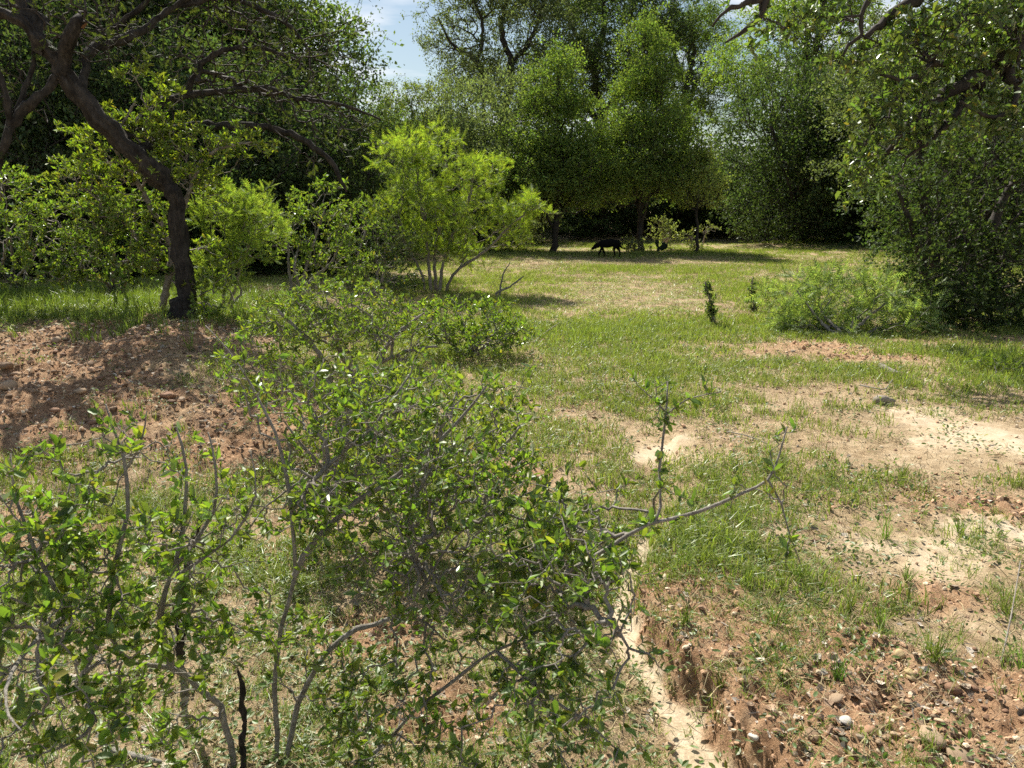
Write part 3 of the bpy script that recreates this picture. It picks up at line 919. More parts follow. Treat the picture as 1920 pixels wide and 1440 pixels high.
# the sawn face of the stub
pc, rc_ = P(152, 38, dm - .65), 9.6 * (dm - .65) / F
dirn = norm((P(152, 38, dm - .65) - P(138, 64, dm - .62))[None])[0]
ang = np.linspace(0, 2 * np.pi, 14, endpoint=False)
u = np.cross(dirn, [0, 1, .2]); u /= np.linalg.norm(u); v = np.cross(dirn, u)
V = np.vstack([[pc + dirn * .03], pc + dirn * .012 + (np.cos(ang)[:, None] * u + np.sin(ang)[:, None] * v) * rc_ * 1.02, pc - dirn * .05 + (np.cos(ang)[:, None] * u + np.sin(ang)[:, None] * v) * rc_ * 1.02])
T = [[0, 1 + k, 1 + (k + 1) % 14] for k in range(14)]
Q = [[1 + k, 15 + k, 15 + (k + 1) % 14, 1 + (k + 1) % 14] for k in range(14)]
sf = obj('sawn_end', mesh('sawn_end', V - b, [T, Q], M['cut']), mesq)

LEAFY = (.18, .26, .03)
# leafy shrub scrambling up the leaning trunk
b = root_at(300, 585)
dq = b[1] - .15
plant('climbing_shrub', 'bright leafy shrub scrambling up in front of the leaning mesquite trunk', 'shrub', b,
      [from_ground(b, (318, 480, dq, 5), (290, 400, dq - .1, 4.5), (250, 330, dq - .2, 4), (215, 270, dq - .3, 3), (255, 190, dq - .3, 2)), from_ground(b, (330, 470, dq, 5), (350, 370, dq - .2, 4), (390, 290, dq - .2, 3), (480, 265, dq - .2, 2))],
      [E(275, 165, dq - .3, 45, 40, .3), E(245, 220, dq - .3, 50, 35, .3), E(185, 250, dq - .3, 60, 40, .3), E(330, 255, dq - .2, 60, 40, .3), E(420, 262, dq - .2, 60, 30, .3), E(510, 262, dq - .2, 25, 18, .15, .7),
       E(150, 310, dq - .2, 60, 50, .35), E(260, 300, dq - .3, 70, 40, .3), E(350, 310, dq - .2, 60, 40, .3), E(210, 370, dq - .1, 80, 50, .4), E(300, 240, dq - .3, 40, 40, .25), E(290, 400, dq - .15, 45, 50, .25), E(390, 350, dq - .2, 50, 40, .3), E(300, 480, dq - .1, 60, 40, .3), E(400, 500, dq - .2, 50, 45, .3), E(370, 570, dq - .3, 50, 25, .3)],
      1700, 202, LEAFY, M['leaf'], M['twig'], M['twig'], clump=150, clump_r=.10, bf=.3, rtip=.0018, kmax=2, per=14, L=.062, ratio=.36, up=.5)
# shrubs at the left edge and round the trunk
def bush(name, label, px, py, ell, n, seed, color, per=9, L=.055, ratio=.45, kind=OVAL, mat='leaf', group=None, nst=4, clump=70, clump_r=.12, r=4, cat='shrub', **kw):
    b = root_at(px, py)
    g = np.random.default_rng(seed + 1000)
    stems = []
    for k in range(nst):
        c, rad, w = ell[(k * max(1, len(ell) // nst)) % len(ell)]
        mid = b * .5 + c * .5 + g.normal(size=3) * rad * .25
        b2 = b + np.array([g.normal() * .06, g.normal() * .06, -.04])
        r0 = r * b[1] / F
        stems.append((np.array([b2, b2 * .45 + mid * .55 + g.normal(size=3) * .03, mid, c]), np.array([r0, r0 * .8, r0 * .6, r0 * .3])))
    kw.setdefault('rtip', .0018)
    return plant(name, label, cat, b, stems, ell, n, seed, color, M[mat], M['twig'], M['twig'], group, clump=clump, clump_r=clump_r, per=per, L=L, ratio=ratio, kind=kind, kmax=2, up=.35, **kw)


SL = 'shrubs along the top of the red mound'
dL = 9.3
bush('leafy_shrub', 'low leafy shrub at the left edge, nearest the picture border on the mound', 40, 545, [E(20, 430, dL, 70, 70, .6), E(90, 400, dL, 60, 60, .6), E(60, 490, dL, 90, 40, .6), E(0, 360, dL + .3, 50, 60, .5), E(130, 470, dL, 60, 50, .5)], 700, 203, (.12, .185, .03), per=16, group=SL)
bush('leafy_shrub', 'dense leafy shrub just left of the leaning trunk', 215, 550, [E(190, 430, dL - .2, 70, 70, .5), E(255, 400, dL - .2, 60, 70, .5), E(230, 490, dL - .2, 90, 45, .5), E(150, 500, dL - .2, 60, 35, .5), E(290, 460, dL - .2, 45, 60, .4)], 700, 204, (.115, .18, .03), group=SL, per=16)
FE = (.165, .24, .05)
bush('feathery_shrub', 'yellow-green feathery sapling just right of the leaning trunk', 420, 585, [E(420, 420, 9.6, 60, 45, .4), E(480, 430, 9.6, 45, 40, .4), E(420, 490, 9.4, 60, 35, .4), E(390, 530, 9.2, 50, 30, .35), E(450, 385, 9.8, 50, 30, .4)], 380, 205, FE, per=11, L=0.13, ratio=.5, kind=FEATHER, mat='feather', clump=55, r=3)
bush('leafy_shrub', 'rounded leafy shrub between the leaning trunk and the bright feathery tree', 560, 570, [E(540, 400, 11.5, 60, 40, .6), E(610, 390, 11.5, 70, 45, .7), E(650, 430, 11.5, 50, 50, .6), E(560, 460, 11.5, 70, 50, .6), E(630, 490, 11.5, 60, 40, .6)], 750, 206, (.125, .19, .032), per=15, L=.06)
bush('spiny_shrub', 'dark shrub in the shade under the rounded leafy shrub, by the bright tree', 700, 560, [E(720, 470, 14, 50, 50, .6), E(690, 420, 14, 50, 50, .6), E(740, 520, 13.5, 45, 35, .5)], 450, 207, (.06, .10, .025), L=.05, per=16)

# bright feathery tree in the middle
b = root_at(815, 548)
dh = b[1]
print('huisache base', b)
HU = (.19, .275, .045)
plant('feathery_tree', 'bright yellow-green feathery-leaved young tree with several thin stems at the meadow edge', 'tree', b,
      [from_ground(b + [-0.06, 0.00, 0], (805, 500, dh, 3.1), (800, 450, dh, 2.8), (790, 380, dh, 2.5), (780, 310, dh, 1.6)), from_ground(b + [0.10, -0.10, 0], (830, 500, dh - .1, 3.1), (850, 440, dh - .2, 2.8), (880, 370, dh - .3, 2.5), (890, 310, dh - .3, 1.2)),
       from_ground(b + [0.22, -0.05, 0], (855, 510, dh - .3, 2.8), (910, 470, dh - .5, 2.5), (960, 420, dh - .6, 1.9), (1005, 390, dh - .6, 1.2)), from_ground(b + [-0.20, 0.10, 0], (785, 500, dh + .2, 2.5), (750, 440, dh + .3, 2.5), (725, 370, dh + .3, 1.9)), from_ground(b + [0.02, 0.20, 0], (815, 480, dh + .3, 3.1), (835, 380, dh + .5, 2.5), (835, 290, dh + .5, 1.9))],
      [E(760, 280, dh, 50, 35, .8), E(820, 270, dh, 45, 30, .8), E(740, 330, dh, 55, 40, .9), E(830, 330, dh, 80, 50, 1.1), E(900, 330, dh, 40, 40, .8), E(770, 390, dh, 70, 45, 1.0), E(870, 400, dh - .2, 90, 45, 1.1), E(960, 390, dh - .5, 50, 30, .7), E(1005, 385, dh - .6, 25, 22, .4, .7),
       E(730, 420, dh, 40, 35, .7), E(800, 445, dh, 60, 30, .8), E(910, 450, dh - .4, 70, 28, .8, .8), E(970, 430, dh - .5, 40, 25, .6), E(850, 480, dh - .2, 70, 22, .7, .5)],
      1500, 208, HU, M['feather'], M['twig'], M['twig'], stem_name='stem', clump=210, clump_r=.17, bf=.35, rtip=.0022, kmax=2, per=6, L=0.19, ratio=.6, kind=FEATHER, up=.25, node_step=.2)
# bare dead branch on the ground at its right
b = root_at(935, 560)
plant('dead_branch', 'bare forked dead branch on the grass at the foot of the bright feathery tree', 'branch', b, [from_ground(b, (930, 550, b[1], 2.2), (955, 538, b[1], 1.8), (982, 518, b[1], 1.0)), from_ground(b, (938, 546, b[1], 2), (943, 515, b[1], 1.5), (957, 492, b[1], .8))],
      [E(950, 525, b[1], 30, 22, .2)], 24, 209, LEAFY, M['leaf'], M['twig'], M['twig'], per=0, rtip=.0025, stem_name='fork')

# ------------------------------------------------------------------ right-hand side
b = root_at(1760, 640)
dr = 11.3
bx = P(1800, 600, dr)
b = np.array([bx[0], dr + .6, Z(bx[0], dr + .6)])
plant('evergreen_shrub_tree', 'massive dark small-leaved evergreen on the right with foliage down to the shaded ground', 'tree', b,
      [(np.array([b, b + [-.2, 0, 1], b + [-.5, .1, 2.2], b + [-.7, 0, 3.2]]), np.array([.10, .08, .06, .03])), (np.array([b, b + [.4, -.1, 1], b + [.9, 0, 2.2], b + [1.2, 0, 3.3]]), np.array([.10, .08, .06, .03])),
       (np.array([b, b + [-.5, -.4, .7], b + [-.9, -.6, 1.4], b + [-1.2, -.6, 2.0]]), np.array([.07, .05, .04, .02]))],
      [E(1760, 330, dr, 90, 60, 1.0), E(1850, 320, dr, 90, 70, 1.1), E(1730, 400, dr, 80, 60, 1.0), E(1830, 420, dr, 110, 70, 1.2), E(1720, 470, dr - .2, 60, 45, .8), E(1790, 500, dr, 80, 60, 1.0), E(1890, 480, dr, 90, 80, 1.1),
       E(1780, 570, dr, 50, 40, .8), E(1860, 570, dr, 80, 40, .9), E(1950, 400, dr, 90, 150, 1.2), E(1680, 380, dr + .6, 40, 40, .6, .8), E(1980, 560, dr, 90, 60, 1.0), E(1740, 610, dr + .4, 50, 22, .6), E(1840, 612, dr, 90, 22, .7), E(1930, 615, dr, 60, 25, .7), E(1760, 540, dr - .5, 60, 50, .5, 1.3), E(1830, 560, dr - .6, 70, 50, .5, 1.3), E(1900, 560, dr - .6, 70, 50, .5, 1.3), E(1740, 590, dr - .5, 40, 30, .4, 1.2), E(1820, 605, dr - .6, 70, 22, .4, 1.2), E(1900, 250, dr, 90, 60, 1.0)],
      3600, 210, (.06, .10, .034), M['far_leaf'], M['dark_bark'], M['dark_bark'], stem_name='trunk', clump=420, clump_r=.16, bf=.35, rtip=.002, kmax=3, per=17, L=0.058, ratio=.5, kind=RHOMB, up=.2, sides=3, node_step=.2, foliage='crown')

# oak outside the frame whose limbs hang into the picture
b = np.array([11.2, 11.0, Z(11.2, 11.0)])
do = 10.3
plant('oak_tree', 'near oak reaching in from the right edge with crooked dark limbs', 'tree', b,
      [(np.array([b - [0, 0, .1], b + [-.1, 0, 1.5], b + [0, 0, 3], b + [-.3, .1, 4.6], b + [-.4, 0, 6.5]]), np.array([.34, .28, .25, .2, .12])),
       (np.vstack([[b + [-.05, 0, 2.9]], path((1990, 40, do, 18), (1900, 90, do, 17), (1880, 120, do, 15), (1830, 150, do, 13), (1760, 185, do - .1, 9), (1700, 240, do - .2, 6), (1660, 290, do - .2, 3))[0]]), np.concatenate([[.15], path((1990, 40, do, 18), (1900, 90, do, 17), (1880, 120, do, 15), (1830, 150, do, 13), (1760, 185, do - .1, 9), (1700, 240, do - .2, 6), (1660, 290, do - .2, 3))[1]])),
       (np.vstack([[b + [-.3, .1, 4.4]], path((1900, -60, do, 14), (1760, -30, do - .1, 12), (1690, 18, do - .2, 10), (1650, 45, do - .2, 7), (1622, 70, do - .3, 4))[0]]), np.concatenate([[.12], path((1900, -60, do, 14), (1760, -30, do - .1, 12), (1690, 18, do - .2, 10), (1650, 45, do - .2, 7), (1622, 70, do - .3, 4))[1]])),
       path((1760, -30, do - .1, 8), (1620, -50, do - .3, 8), (1460, -20, do - .4, 7), (1425, 28, do - .4, 5.5), (1398, 55, do - .4, 4), (1360, 80, do - .4, 2)),
       path((1460, -20, do - .4, 5), (1400, 8, do - .4, 5), (1360, 20, do - .4, 3), (1335, 50, do - .4, 2)),
       path((1640, -20, do - .3, 6), (1617, 30, do - .3, 4.5), (1615, 65, do - .3, 3.5), (1590, 85, do - .3, 3), (1572, 120, do - .3, 1.6)),
       path((1830, 150, do, 8), (1790, 215, do - .2, 6), (1745, 262, do - .3, 5), (1700, 295, do - .3, 2.5)),
       path((1880, 120, do, 8), (1910, 170, do - .2, 6), (1870, 220, do - .3, 4), (1800, 190, do - .4, 2)),
       path((1780, 120, do - .1, 5), (1740, 125, do - .2, 4.5), (1700, 150, do - .3, 3.5), (1650, 140, do - .3, 2))],
      [E(1420, 60, do - .4, 70, 35, .5, .6), E(1560, 30, do - .3, 60, 40, .5, .6), E(1600, 110, do - .3, 50, 30, .4, .7), E(1700, 80, do - .2, 70, 45, .6), E(1780, 60, do - .1, 80, 55, .7), E(1870, 50, do, 70, 60, .8), E(1700, 190, do - .2, 70, 50, .6), E(1640, 260, do - .2, 50, 40, .5, .8), E(1800, 150, do - .2, 60, 50, .6), E(1760, 250, do - .3, 60, 40, .6, .8),
       E(1880, 200, do - .2, 60, 60, .7), E(1640, 330, do, 40, 40, .5, .6)],
      1500, 211, (.085, .132, .036), M['leaf'], M['dark_bark'], M['dark_bark'], stem_name='limb', clump=190, clump_r=.16, bf=.2, rtip=.0026, kmax=2, per=10, L=0.09, ratio=.5, up=.2, sides=3, crook=.2, stem_sides=10, stem_rough=.3, node_step=.15, foliage='crown')

# feathery sprawling shrub right of the meadow
FT = (.175, .25, .09)
dq = 10.9
bush('feathery_shrub', 'pale green feathery sprawling shrub with bare grey twigs in front of the massive dark evergreen', 1590, 632,
     [E(1490, 540, dq, 60, 35, .6), E(1470, 590, dq, 50, 30, .5), E(1560, 560, dq, 60, 45, .6), E(1540, 610, dq - .3, 70, 25, .5), E(1640, 570, dq, 60, 40, .6), E(1700, 550, dq, 45, 38, .6), E(1710, 600, dq - .2, 40, 30, .5), E(1630, 615, dq - .3, 60, 22, .5), E(1580, 530, dq, 50, 25, .5)],
     430, 212, FT, per=8, L=0.21, ratio=.5, kind=FEATHER, mat='feather', clump=120, clump_r=.15, nst=7, r=4)
bush('feathery_shrub', 'small low feathery seedling at the right picture edge below the evergreen', 1880, 705, [E(1860, 680, 7.9, 40, 14, .25), E(1905, 685, 7.9, 35, 16, .25)], 90, 213, FE, per=9, L=.09, ratio=.45, kind=FEATHER, mat='feather', clump=24, clump_r=.06, nst=2, r=2)
for (px, py, top, lab, sd) in [(1338, 612, 528, 'leafy dark weed stalk standing in the short grass of the clearing', 214), (1414, 585, 520, 'thinner weed stalk beside the pale feathery shrub', 215)]:
    b = root_at(px, py); d = b[1]
    plant('weed_stalk', lab, 'weed', b, [from_ground(b, (px - 1, py - 20, d, 2.5), (px - 6, (py + top) / 2, d, 2), (px - 16 if sd == 214 else px - 2, top, d, 1.2))],
          [E(px - 2, py - 20, d, 8, 22, .06), E(px - 6, (py + top) / 2, d, 8, 24, .06), E(px - 12 if sd == 214 else px - 3, top + 14, d, 7, 14, .05)], 95 if sd == 214 else 60, sd, (.13, .19, .06), M['leaf'], M['twig'], M['twig'], per=7, L=.055, ratio=.5, rtip=.0012, clump=40, clump_r=.03)
# pale shrubs at the foot of the trees by the cactus
bush('pale_shrub', 'small sunlit grey-green shrub behind the cactus', 1250, 464, [E(1240, 425, 33, 20, 16, .6), E(1255, 445, 33, 22, 14, .6)], 220, 216, (.21, .26, .12), per=9, L=.11, clump=40, clump_r=.25, r=2, rtip=.004)
bush('pale_shrub', 'small pale shrub round the foot of the thin young tree', 1310, 467, [E(1292, 440, 32.6, 10, 14, .4), E(1325, 432, 32.6, 14, 12, .4), E(1305, 458, 32.6, 14, 8, .4)], 130, 217, (.20, .25, .11), per=8, L=.10, clump=28, clump_r=.2, r=2, rtip=.004)
bush('pale_shrub', 'low weed patch at the foot of the upright tree behind the dog tail', 1190, 470, [E(1182, 456, 31, 14, 12, .5), E(1205, 462, 31, 16, 9, .5)], 130, 218, (.16, .21, .08), per=8, L=.10, clump=28, clump_r=.2, r=2, rtip=.004)

# prickly pear
b = root_at(1236, 474)
cac = thing('prickly_pear', 'small dark prickly pear cactus with an upright pad in the tree shade', 'cactus', b)
g = np.random.default_rng(9)
ico = None
def sphere_mesh(n=12, m=8):
    V = [[0, 0, 1]]; Ff = []
    for a in range(1, m):
        for q in range(n):
            t, p = math.pi * a / m, 2 * math.pi * q / n
            V.append([math.sin(t) * math.cos(p), math.sin(t) * math.sin(p), math.cos(t)])
    V.append([0, 0, -1])
    T = [[0, 1 + q, 1 + (q + 1) % n] for q in range(n)]
    Q = [[1 + a * n + q, 1 + (a + 1) * n + q, 1 + (a + 1) * n + (q + 1) % n, 1 + a * n + (q + 1) % n] for a in range(m - 2) for q in range(n)]
    e = len(V) - 1
    T += [[e, 1 + (m - 2) * n + (q + 1) % n, 1 + (m - 2) * n + q] for q in range(n)]
    return np.array(V, float), T, Q
SV, ST3, SQ = sphere_mesh()
k = b[1] / F
for (dx, dz, rx, rz, tilt, yaw) in [(-2, 5, 3.2, 7, .2, .3), (-5, 17, 3.3, 8, -.25, .2), (5, 9, 5, 5.5, 1.0, -.3), (11, 11, 4.6, 5.5, .8, .5), (7, 15, 3.6, 4.5, .5, 0)]:
    V = SV * np.array([rx * k, .03, rz * k]); V[:, 0] *= 1 - .18 * SV[:, 2] * -1
    mt = Matrix.Translation((dx * k, 0, dz * k)) @ Matrix.Rotation(yaw, 4, 'Z') @ Matrix.Rotation(tilt, 4, 'Y')
    o = obj('pad', mesh('pad', V, [ST3, SQ], M['cactus'], True), cac); o.matrix_local = mt

# black dog walking left, head low
b = root_at(1140, 484)
dd = b[1]
print('dog', b)
vv, ee, rr_ = [], [], []
def ch(pts, link=None):
    base_i = len(vv)
    for q, (x, y, z, r) in enumerate(pts):
        vv.append((x, y, z)); rr_.append(r)
        if q:
            ee.append((base_i + q - 1, base_i + q))
    if link is not None:
        ee.append((link, base_i))
    return base_i
# x to the left is forward (negative)
s0 = ch([(.42, 0, .49, .10), (.31, 0, .53, .145), (.10, 0, .50, .14), (-.10, 0, .48, .165), (-.27, 0, .48, .165), (-.40, 0, .46, .10), (-.52, 0, .41, .08), (-.60, 0, .37, .075), (-.68, 0, .33, .05), (-.75, 0, .30, .035)])
ch([(.48, 0, .45, .035), (.56, 0, .36, .03), (.66, 0, .33, .028), (.74, 0, .35, .018)], 0)
for sgn, x1, x2 in ((1, .50, .40), (-1, .22, .30)):
    ch([(.34, sgn * .09, .44, .095), (x1 - .02, sgn * .10, .31, .065), (x1 + .05, sgn * .10, .19, .035), (x1 + .0, sgn * .10, .05, .03), (x1 - .06, sgn * .10, .025, .032)], 1)
for sgn, x1 in ((1, -.14), (-1, -.42)):
    ch([(-.27, sgn * .09, .42, .085), (-.27 + (x1 + .27) * .5, sgn * .10, .29, .05), (x1, sgn * .10, .16, .036), (x1 - .01, sgn * .10, .05, .03), (x1 - .06, sgn * .10, .025, .032)], 4)
for sgn in (1, -1):
    ch([(-.545, sgn * .05, .455, .03), (-.52, sgn * .07, .49, .022), (-.51, sgn * .085, .50, .010)], 6)
me = bpy.data.meshes.new('dog')
me.from_pydata(vv, ee, [])
tmp = bpy.data.objects.new('tmp', me); C.objects.link(tmp)
sm = tmp.modifiers.new('skin', 'SKIN')
if not me.skin_vertices:
    bpy.context.view_layer.objects.active = tmp
    bpy.ops.mesh.customdata_skin_add()
for q, sv in enumerate(me.skin_vertices[0].data):
    sv.radius = (rr_[q], rr_[q]); sv.use_root = (q == 0)
sub = tmp.modifiers.new('sub', 'SUBSURF'); sub.levels = 2; sub.render_levels = 2
bpy.context.view_layer.update()
dg = bpy.context.evaluated_depsgraph_get()
body = bpy.data.meshes.new_from_object(tmp.evaluated_get(dg))
bpy.data.objects.remove(tmp)
body.materials.clear(); body.materials.append(M['fur'])
for p_ in body.polygons:
    p_.use_smooth = True
dog = obj('dog', body, None, b - np.array([0, 0, .02]), label='black dog walking left with lowered head in the strip of tree shade', category='dog')
dog.rotation_euler = (0, 0, math.radians(6)); dog.scale = (.86, .95, 1.12)

# ------------------------------------------------------------------ shrubs of the middle distance
bush('spiny_shrub', 'low dense spiny shrub spreading on the grass below the bright feathery tree', 880, 668,
     [E(790, 600, 8.4, 60, 35, .5), E(860, 590, 8.6, 70, 40, .6), E(930, 595, 8.7, 55, 35, .5), E(880, 630, 8.3, 90, 25, .5), E(960, 625, 8.4, 35, 22, .4), E(740, 590, 8.2, 50, 35, .4)], 950, 219, (.15, .23, .034), per=14, L=.045, ratio=.42, clump=120, clump_r=.12, nst=5, r=4, spines=.4)
b = root_at(640, 815)
dq = b[1]
print('mid shrub', b)
plant('spiny_shrub', 'open spiny shrub with a forked dark trunk, growing between the red mound and the meadow', 'shrub', b,
      [from_ground(b, (648, 780, dq, 9), (668, 740, dq, 8), (690, 705, dq, 8), (715, 665, dq, 6), (740, 630, dq, 4), (790, 590, dq, 2)), from_ground(b, (632, 770, dq - .1, 7), (615, 700, dq - .2, 6.5), (590, 650, dq - .2, 5), (555, 615, dq - .2, 4), (520, 580, dq - .2, 2)),
       path((668, 740, dq, 6), (660, 700, dq + .1, 5.5), (640, 660, dq + .1, 5), (625, 600, dq + .1, 3), (610, 560, dq + .1, 2)), path((700, 690, dq, 4), (760, 660, dq - .1, 3), (820, 650, dq - .1, 2))],
      [E(530, 590, dq - .2, 70, 35, .4), E(600, 560, dq, 70, 30, .4), E(680, 570, dq, 60, 35, .4), E(480, 650, dq - .2, 50, 50, .35), E(560, 650, dq - .2, 60, 45, .4), E(640, 620, dq, 60, 40, .4), E(720, 620, dq, 60, 35, .4), E(510, 720, dq - .2, 50, 35, .35), E(600, 710, dq - .3, 40, 35, .3, .7), E(790, 620, dq, 50, 40, .4), E(760, 690, dq - .2, 40, 30, .3, .6)],
      1150, 220, (.165, .25, .034), M['leaf'], M['twig'], M['twig'], stem_name='stem', clump=150, clump_r=.085, bf=.3, rtip=.0014, kmax=2, per=12, L=0.037, ratio=.45, spines=.7, sides=3)

b = root_at(765, 1005)
dq = b[1]
plant('thorny_shrub', 'fine-leaved tangled thorny shrub behind the big front shrub, its foot in dark shade', 'shrub', b,
      [from_ground(b, (760, 960, dq, 7), (730, 890, dq, 6), (690, 820, dq, 5), (640, 750, dq, 3.5), (600, 700, dq, 2)), from_ground(b, (775, 950, dq, 7), (800, 870, dq - .1, 6), (830, 800, dq - .1, 4.5), (860, 730, dq - .1, 2.5)), from_ground(b, (790, 965, dq - .1, 6), (860, 900, dq - .2, 5), (930, 850, dq - .2, 3.5), (975, 800, dq - .2, 2)),
       from_ground(b, (740, 970, dq, 6), (670, 920, dq - .1, 5), (600, 870, dq - .1, 4), (540, 800, dq - .1, 2)), from_ground(b, (770, 940, dq + .2, 6), (750, 840, dq + .3, 5), (740, 740, dq + .3, 3))],
      [E(700, 760, dq, 80, 60, .4), E(800, 740, dq, 90, 60, .4), E(620, 800, dq, 70, 60, .35), E(880, 800, dq - .1, 80, 60, .35), E(740, 850, dq - .2, 120, 60, .4), E(950, 860, dq - .2, 70, 50, .3), E(860, 920, dq - .3, 110, 50, .35), E(660, 920, dq - .2, 90, 50, .35), E(580, 880, dq - .1, 60, 60, .3), E(960, 780, dq - .1, 50, 40, .25, .7), E(760, 950, dq - .3, 90, 40, .3), E(560, 760, dq, 50, 60, .3, .7)],
      1700, 223, (.155, .225, .034), M['leaf'], M['twig'], M['twig'], stem_name='stem', clump=260, clump_r=.075, bf=.3, rtip=.0011, kmax=2, per=9, L=.030, ratio=.46, spines=.8, sides=3)

# ------------------------------------------------------------------ foreground shrubs
GREENL = (.16, .25, .04)
b = root_at(515, 1432)
print('front shrub', b)
z0 = b
tw1 = path((1060, 1075, 1.72, 5), (1140, 1030, 1.72, 4.5), (1215, 985, 1.74, 4), (1310, 960, 1.76, 3.4), (1390, 925, 1.8, 3), (1440, 900, 1.82, 2.6), (1462, 850, 1.85, 2), (1476, 800, 1.86, 1.2))
tw2 = path((1225, 985, 1.74, 3.2), (1238, 950, 1.76, 3), (1236, 880, 1.8, 2.8), (1246, 800, 1.84, 2.2), (1252, 715, 1.88, 1.2))
tw3 = path((1440, 900, 1.82, 2.2), (1465, 945, 1.8, 2), (1480, 1000, 1.78, 1.6), (1503, 1062, 1.76, 1))
tw4 = path((1247, 780, 1.85, 1.8), (1290, 748, 1.85, 1.4), (1352, 735, 1.85, 1))
tw5 = path((1247, 770, 1.85, 1.6), (1225, 748, 1.86, 1.2), (1195, 722, 1.87, .8))
tw6 = path((1150, 1160, 1.6, 4), (1180, 1215, 1.58, 3), (1215, 1225, 1.56, 2), (1235, 1250, 1.55, 1))
def along(pt, step, off, g):
    p, r = resample(pt[0], pt[1], step)
    return p + g.normal(size=p.shape) * off
g = np.random.default_rng(77)
extra = np.vstack([along(t_, .035, .018, g) for t_ in (tw1, tw2, tw3, tw4, tw5)] + [along(t_, .05, .02, g) for t_ in (tw6,)])
front = plant('thorny_shrub', 'big thorny green shrub in the lower middle with a long branch reaching right', 'shrub', b,
      [from_ground(b, (520, 1380, 1.98, 5.8), (515, 1280, 1.98, 5.4), (528, 1180, 2.0, 5.0), (552, 1080, 2.02, 4.5), (548, 980, 2.04, 4.0), (535, 890, 2.06, 3.6), (515, 810, 2.08, 2.7), (470, 720, 2.12, 2.0), (430, 660, 2.16, 1.4), (385, 610, 2.2, 0.9)),
       from_ground(b + [.02, .0, 0], (560, 1320, 2.0, 5.8), (610, 1225, 2.0, 5.8), (670, 1180, 2.02, 5.4), (730, 1160, 2.04, 4.5), (800, 1090, 2.05, 3.6), (850, 1010, 2.06, 2.7), (920, 960, 2.05, 1.8), (1000, 920, 2.0, 1.1)),
       from_ground(b + [.12, .03, 0], (690, 1420, 1.95, 4.0), (780, 1330, 1.9, 4.0), (850, 1275, 1.86, 3.6), (930, 1220, 1.8, 3.1), (1020, 1180, 1.76, 2.7), (1100, 1110, 1.72, 2.2), (1180, 1060, 1.7, 1.4)),
       path((552, 1080, 2.02, 7), (600, 1000, 2.05, 6), (670, 940, 2.1, 5), (760, 880, 2.15, 4), (850, 800, 2.2, 3), (915, 720, 2.22, 1.6)),
       path((545, 960, 2.05, 5), (590, 900, 2.1, 4.5), (640, 850, 2.15, 4), (700, 800, 2.2, 3), (770, 700, 2.25, 1.6)),
       path((930, 1220, 1.8, 5), (1010, 1290, 1.72, 4.5), (1080, 1340, 1.66, 3.5), (1150, 1400, 1.62, 2)),
       path((800, 1090, 2.05, 5), (760, 1000, 2.1, 4), (780, 930, 2.15, 3.5), (820, 860, 2.2, 2)), tw1, tw2, tw3, tw4, tw5, tw6],
      [E(700, 790, 2.2, 80, 55, .22, .45), E(810, 760, 2.25, 100, 60, .25, .5), E(925, 740, 2.22, 45, 40, .12), E(760, 870, 2.15, 110, 60, .25, .45), E(640, 900, 2.1, 60, 60, .2, .5), E(880, 870, 2.15, 90, 60, .25, .5), E(960, 940, 2.05, 100, 55, .25), E(1070, 990, 1.9, 90, 55, .22), E(1120, 1050, 1.75, 50, 60, .2),
       E(1000, 1080, 1.85, 110, 60, .25), E(1070, 1140, 1.7, 75, 70, .22), E(1060, 1240, 1.65, 85, 70, .22), E(1000, 1330, 1.65, 70, 50, .18, .7), E(1110, 1330, 1.6, 50, 60, .15, .7), E(860, 1000, 2.1, 110, 55, .25, .6), E(740, 970, 2.1, 100, 55, .25, .4), E(900, 1110, 1.95, 90, 50, .2, .7), E(760, 1080, 2.1, 60, 40, .18, .6),
       E(660, 1290, 1.9, 45, 55, .14, .8), E(700, 1360, 1.9, 40, 40, .12, .6), E(800, 1190, 2.0, 50, 40, .14, .4), E(600, 800, 2.2, 40, 50, .15, .5), E(840, 1330, 1.8, 60, 50, .16, .5), E(880, 1400, 1.8, 60, 40, .16, .35), E(480, 980, 2.1, 50, 60, .15, .4), E(440, 690, 2.14, 35, 50, .1, .5), E(520, 830, 2.08, 40, 50, .12, .4), E(590, 1080, 2.05, 50, 60, .14, .6), E(600, 950, 2.1, 70, 60, .18, .8), E(690, 1010, 2.08, 70, 50, .18, .8), E(620, 780, 2.25, 60, 50, .18, .35), E(560, 730, 2.3, 60, 50, .18, .35), E(680, 700, 2.35, 70, 40, .18, .3), E(560, 1250, 1.95, 60, 60, .14, .5), E(950, 1250, 1.75, 70, 60, .18, .7), E(1020, 1180, 1.75, 80, 50, .18, .8), E(760, 1380, 1.85, 70, 45, .16, .6), E(640, 1400, 1.88, 50, 40, .12, .6), E(1080, 1400, 1.62, 70, 40, .14, .6), E(780, 1270, 1.9, 70, 50, .16, .6)],
      2250, 221, GREENL, M['leaf'], M['grey_bark'], M['twig'], stem_name='stem', clump=420, clump_r=.075, bf=.32, rtip=.0009, kmax=3, per=7, L=0.027, ratio=.52, spines=1.1, sides=4, fine=True, nobj=300, extra=extra, stem_sides=10, spread=.8, up=.3)

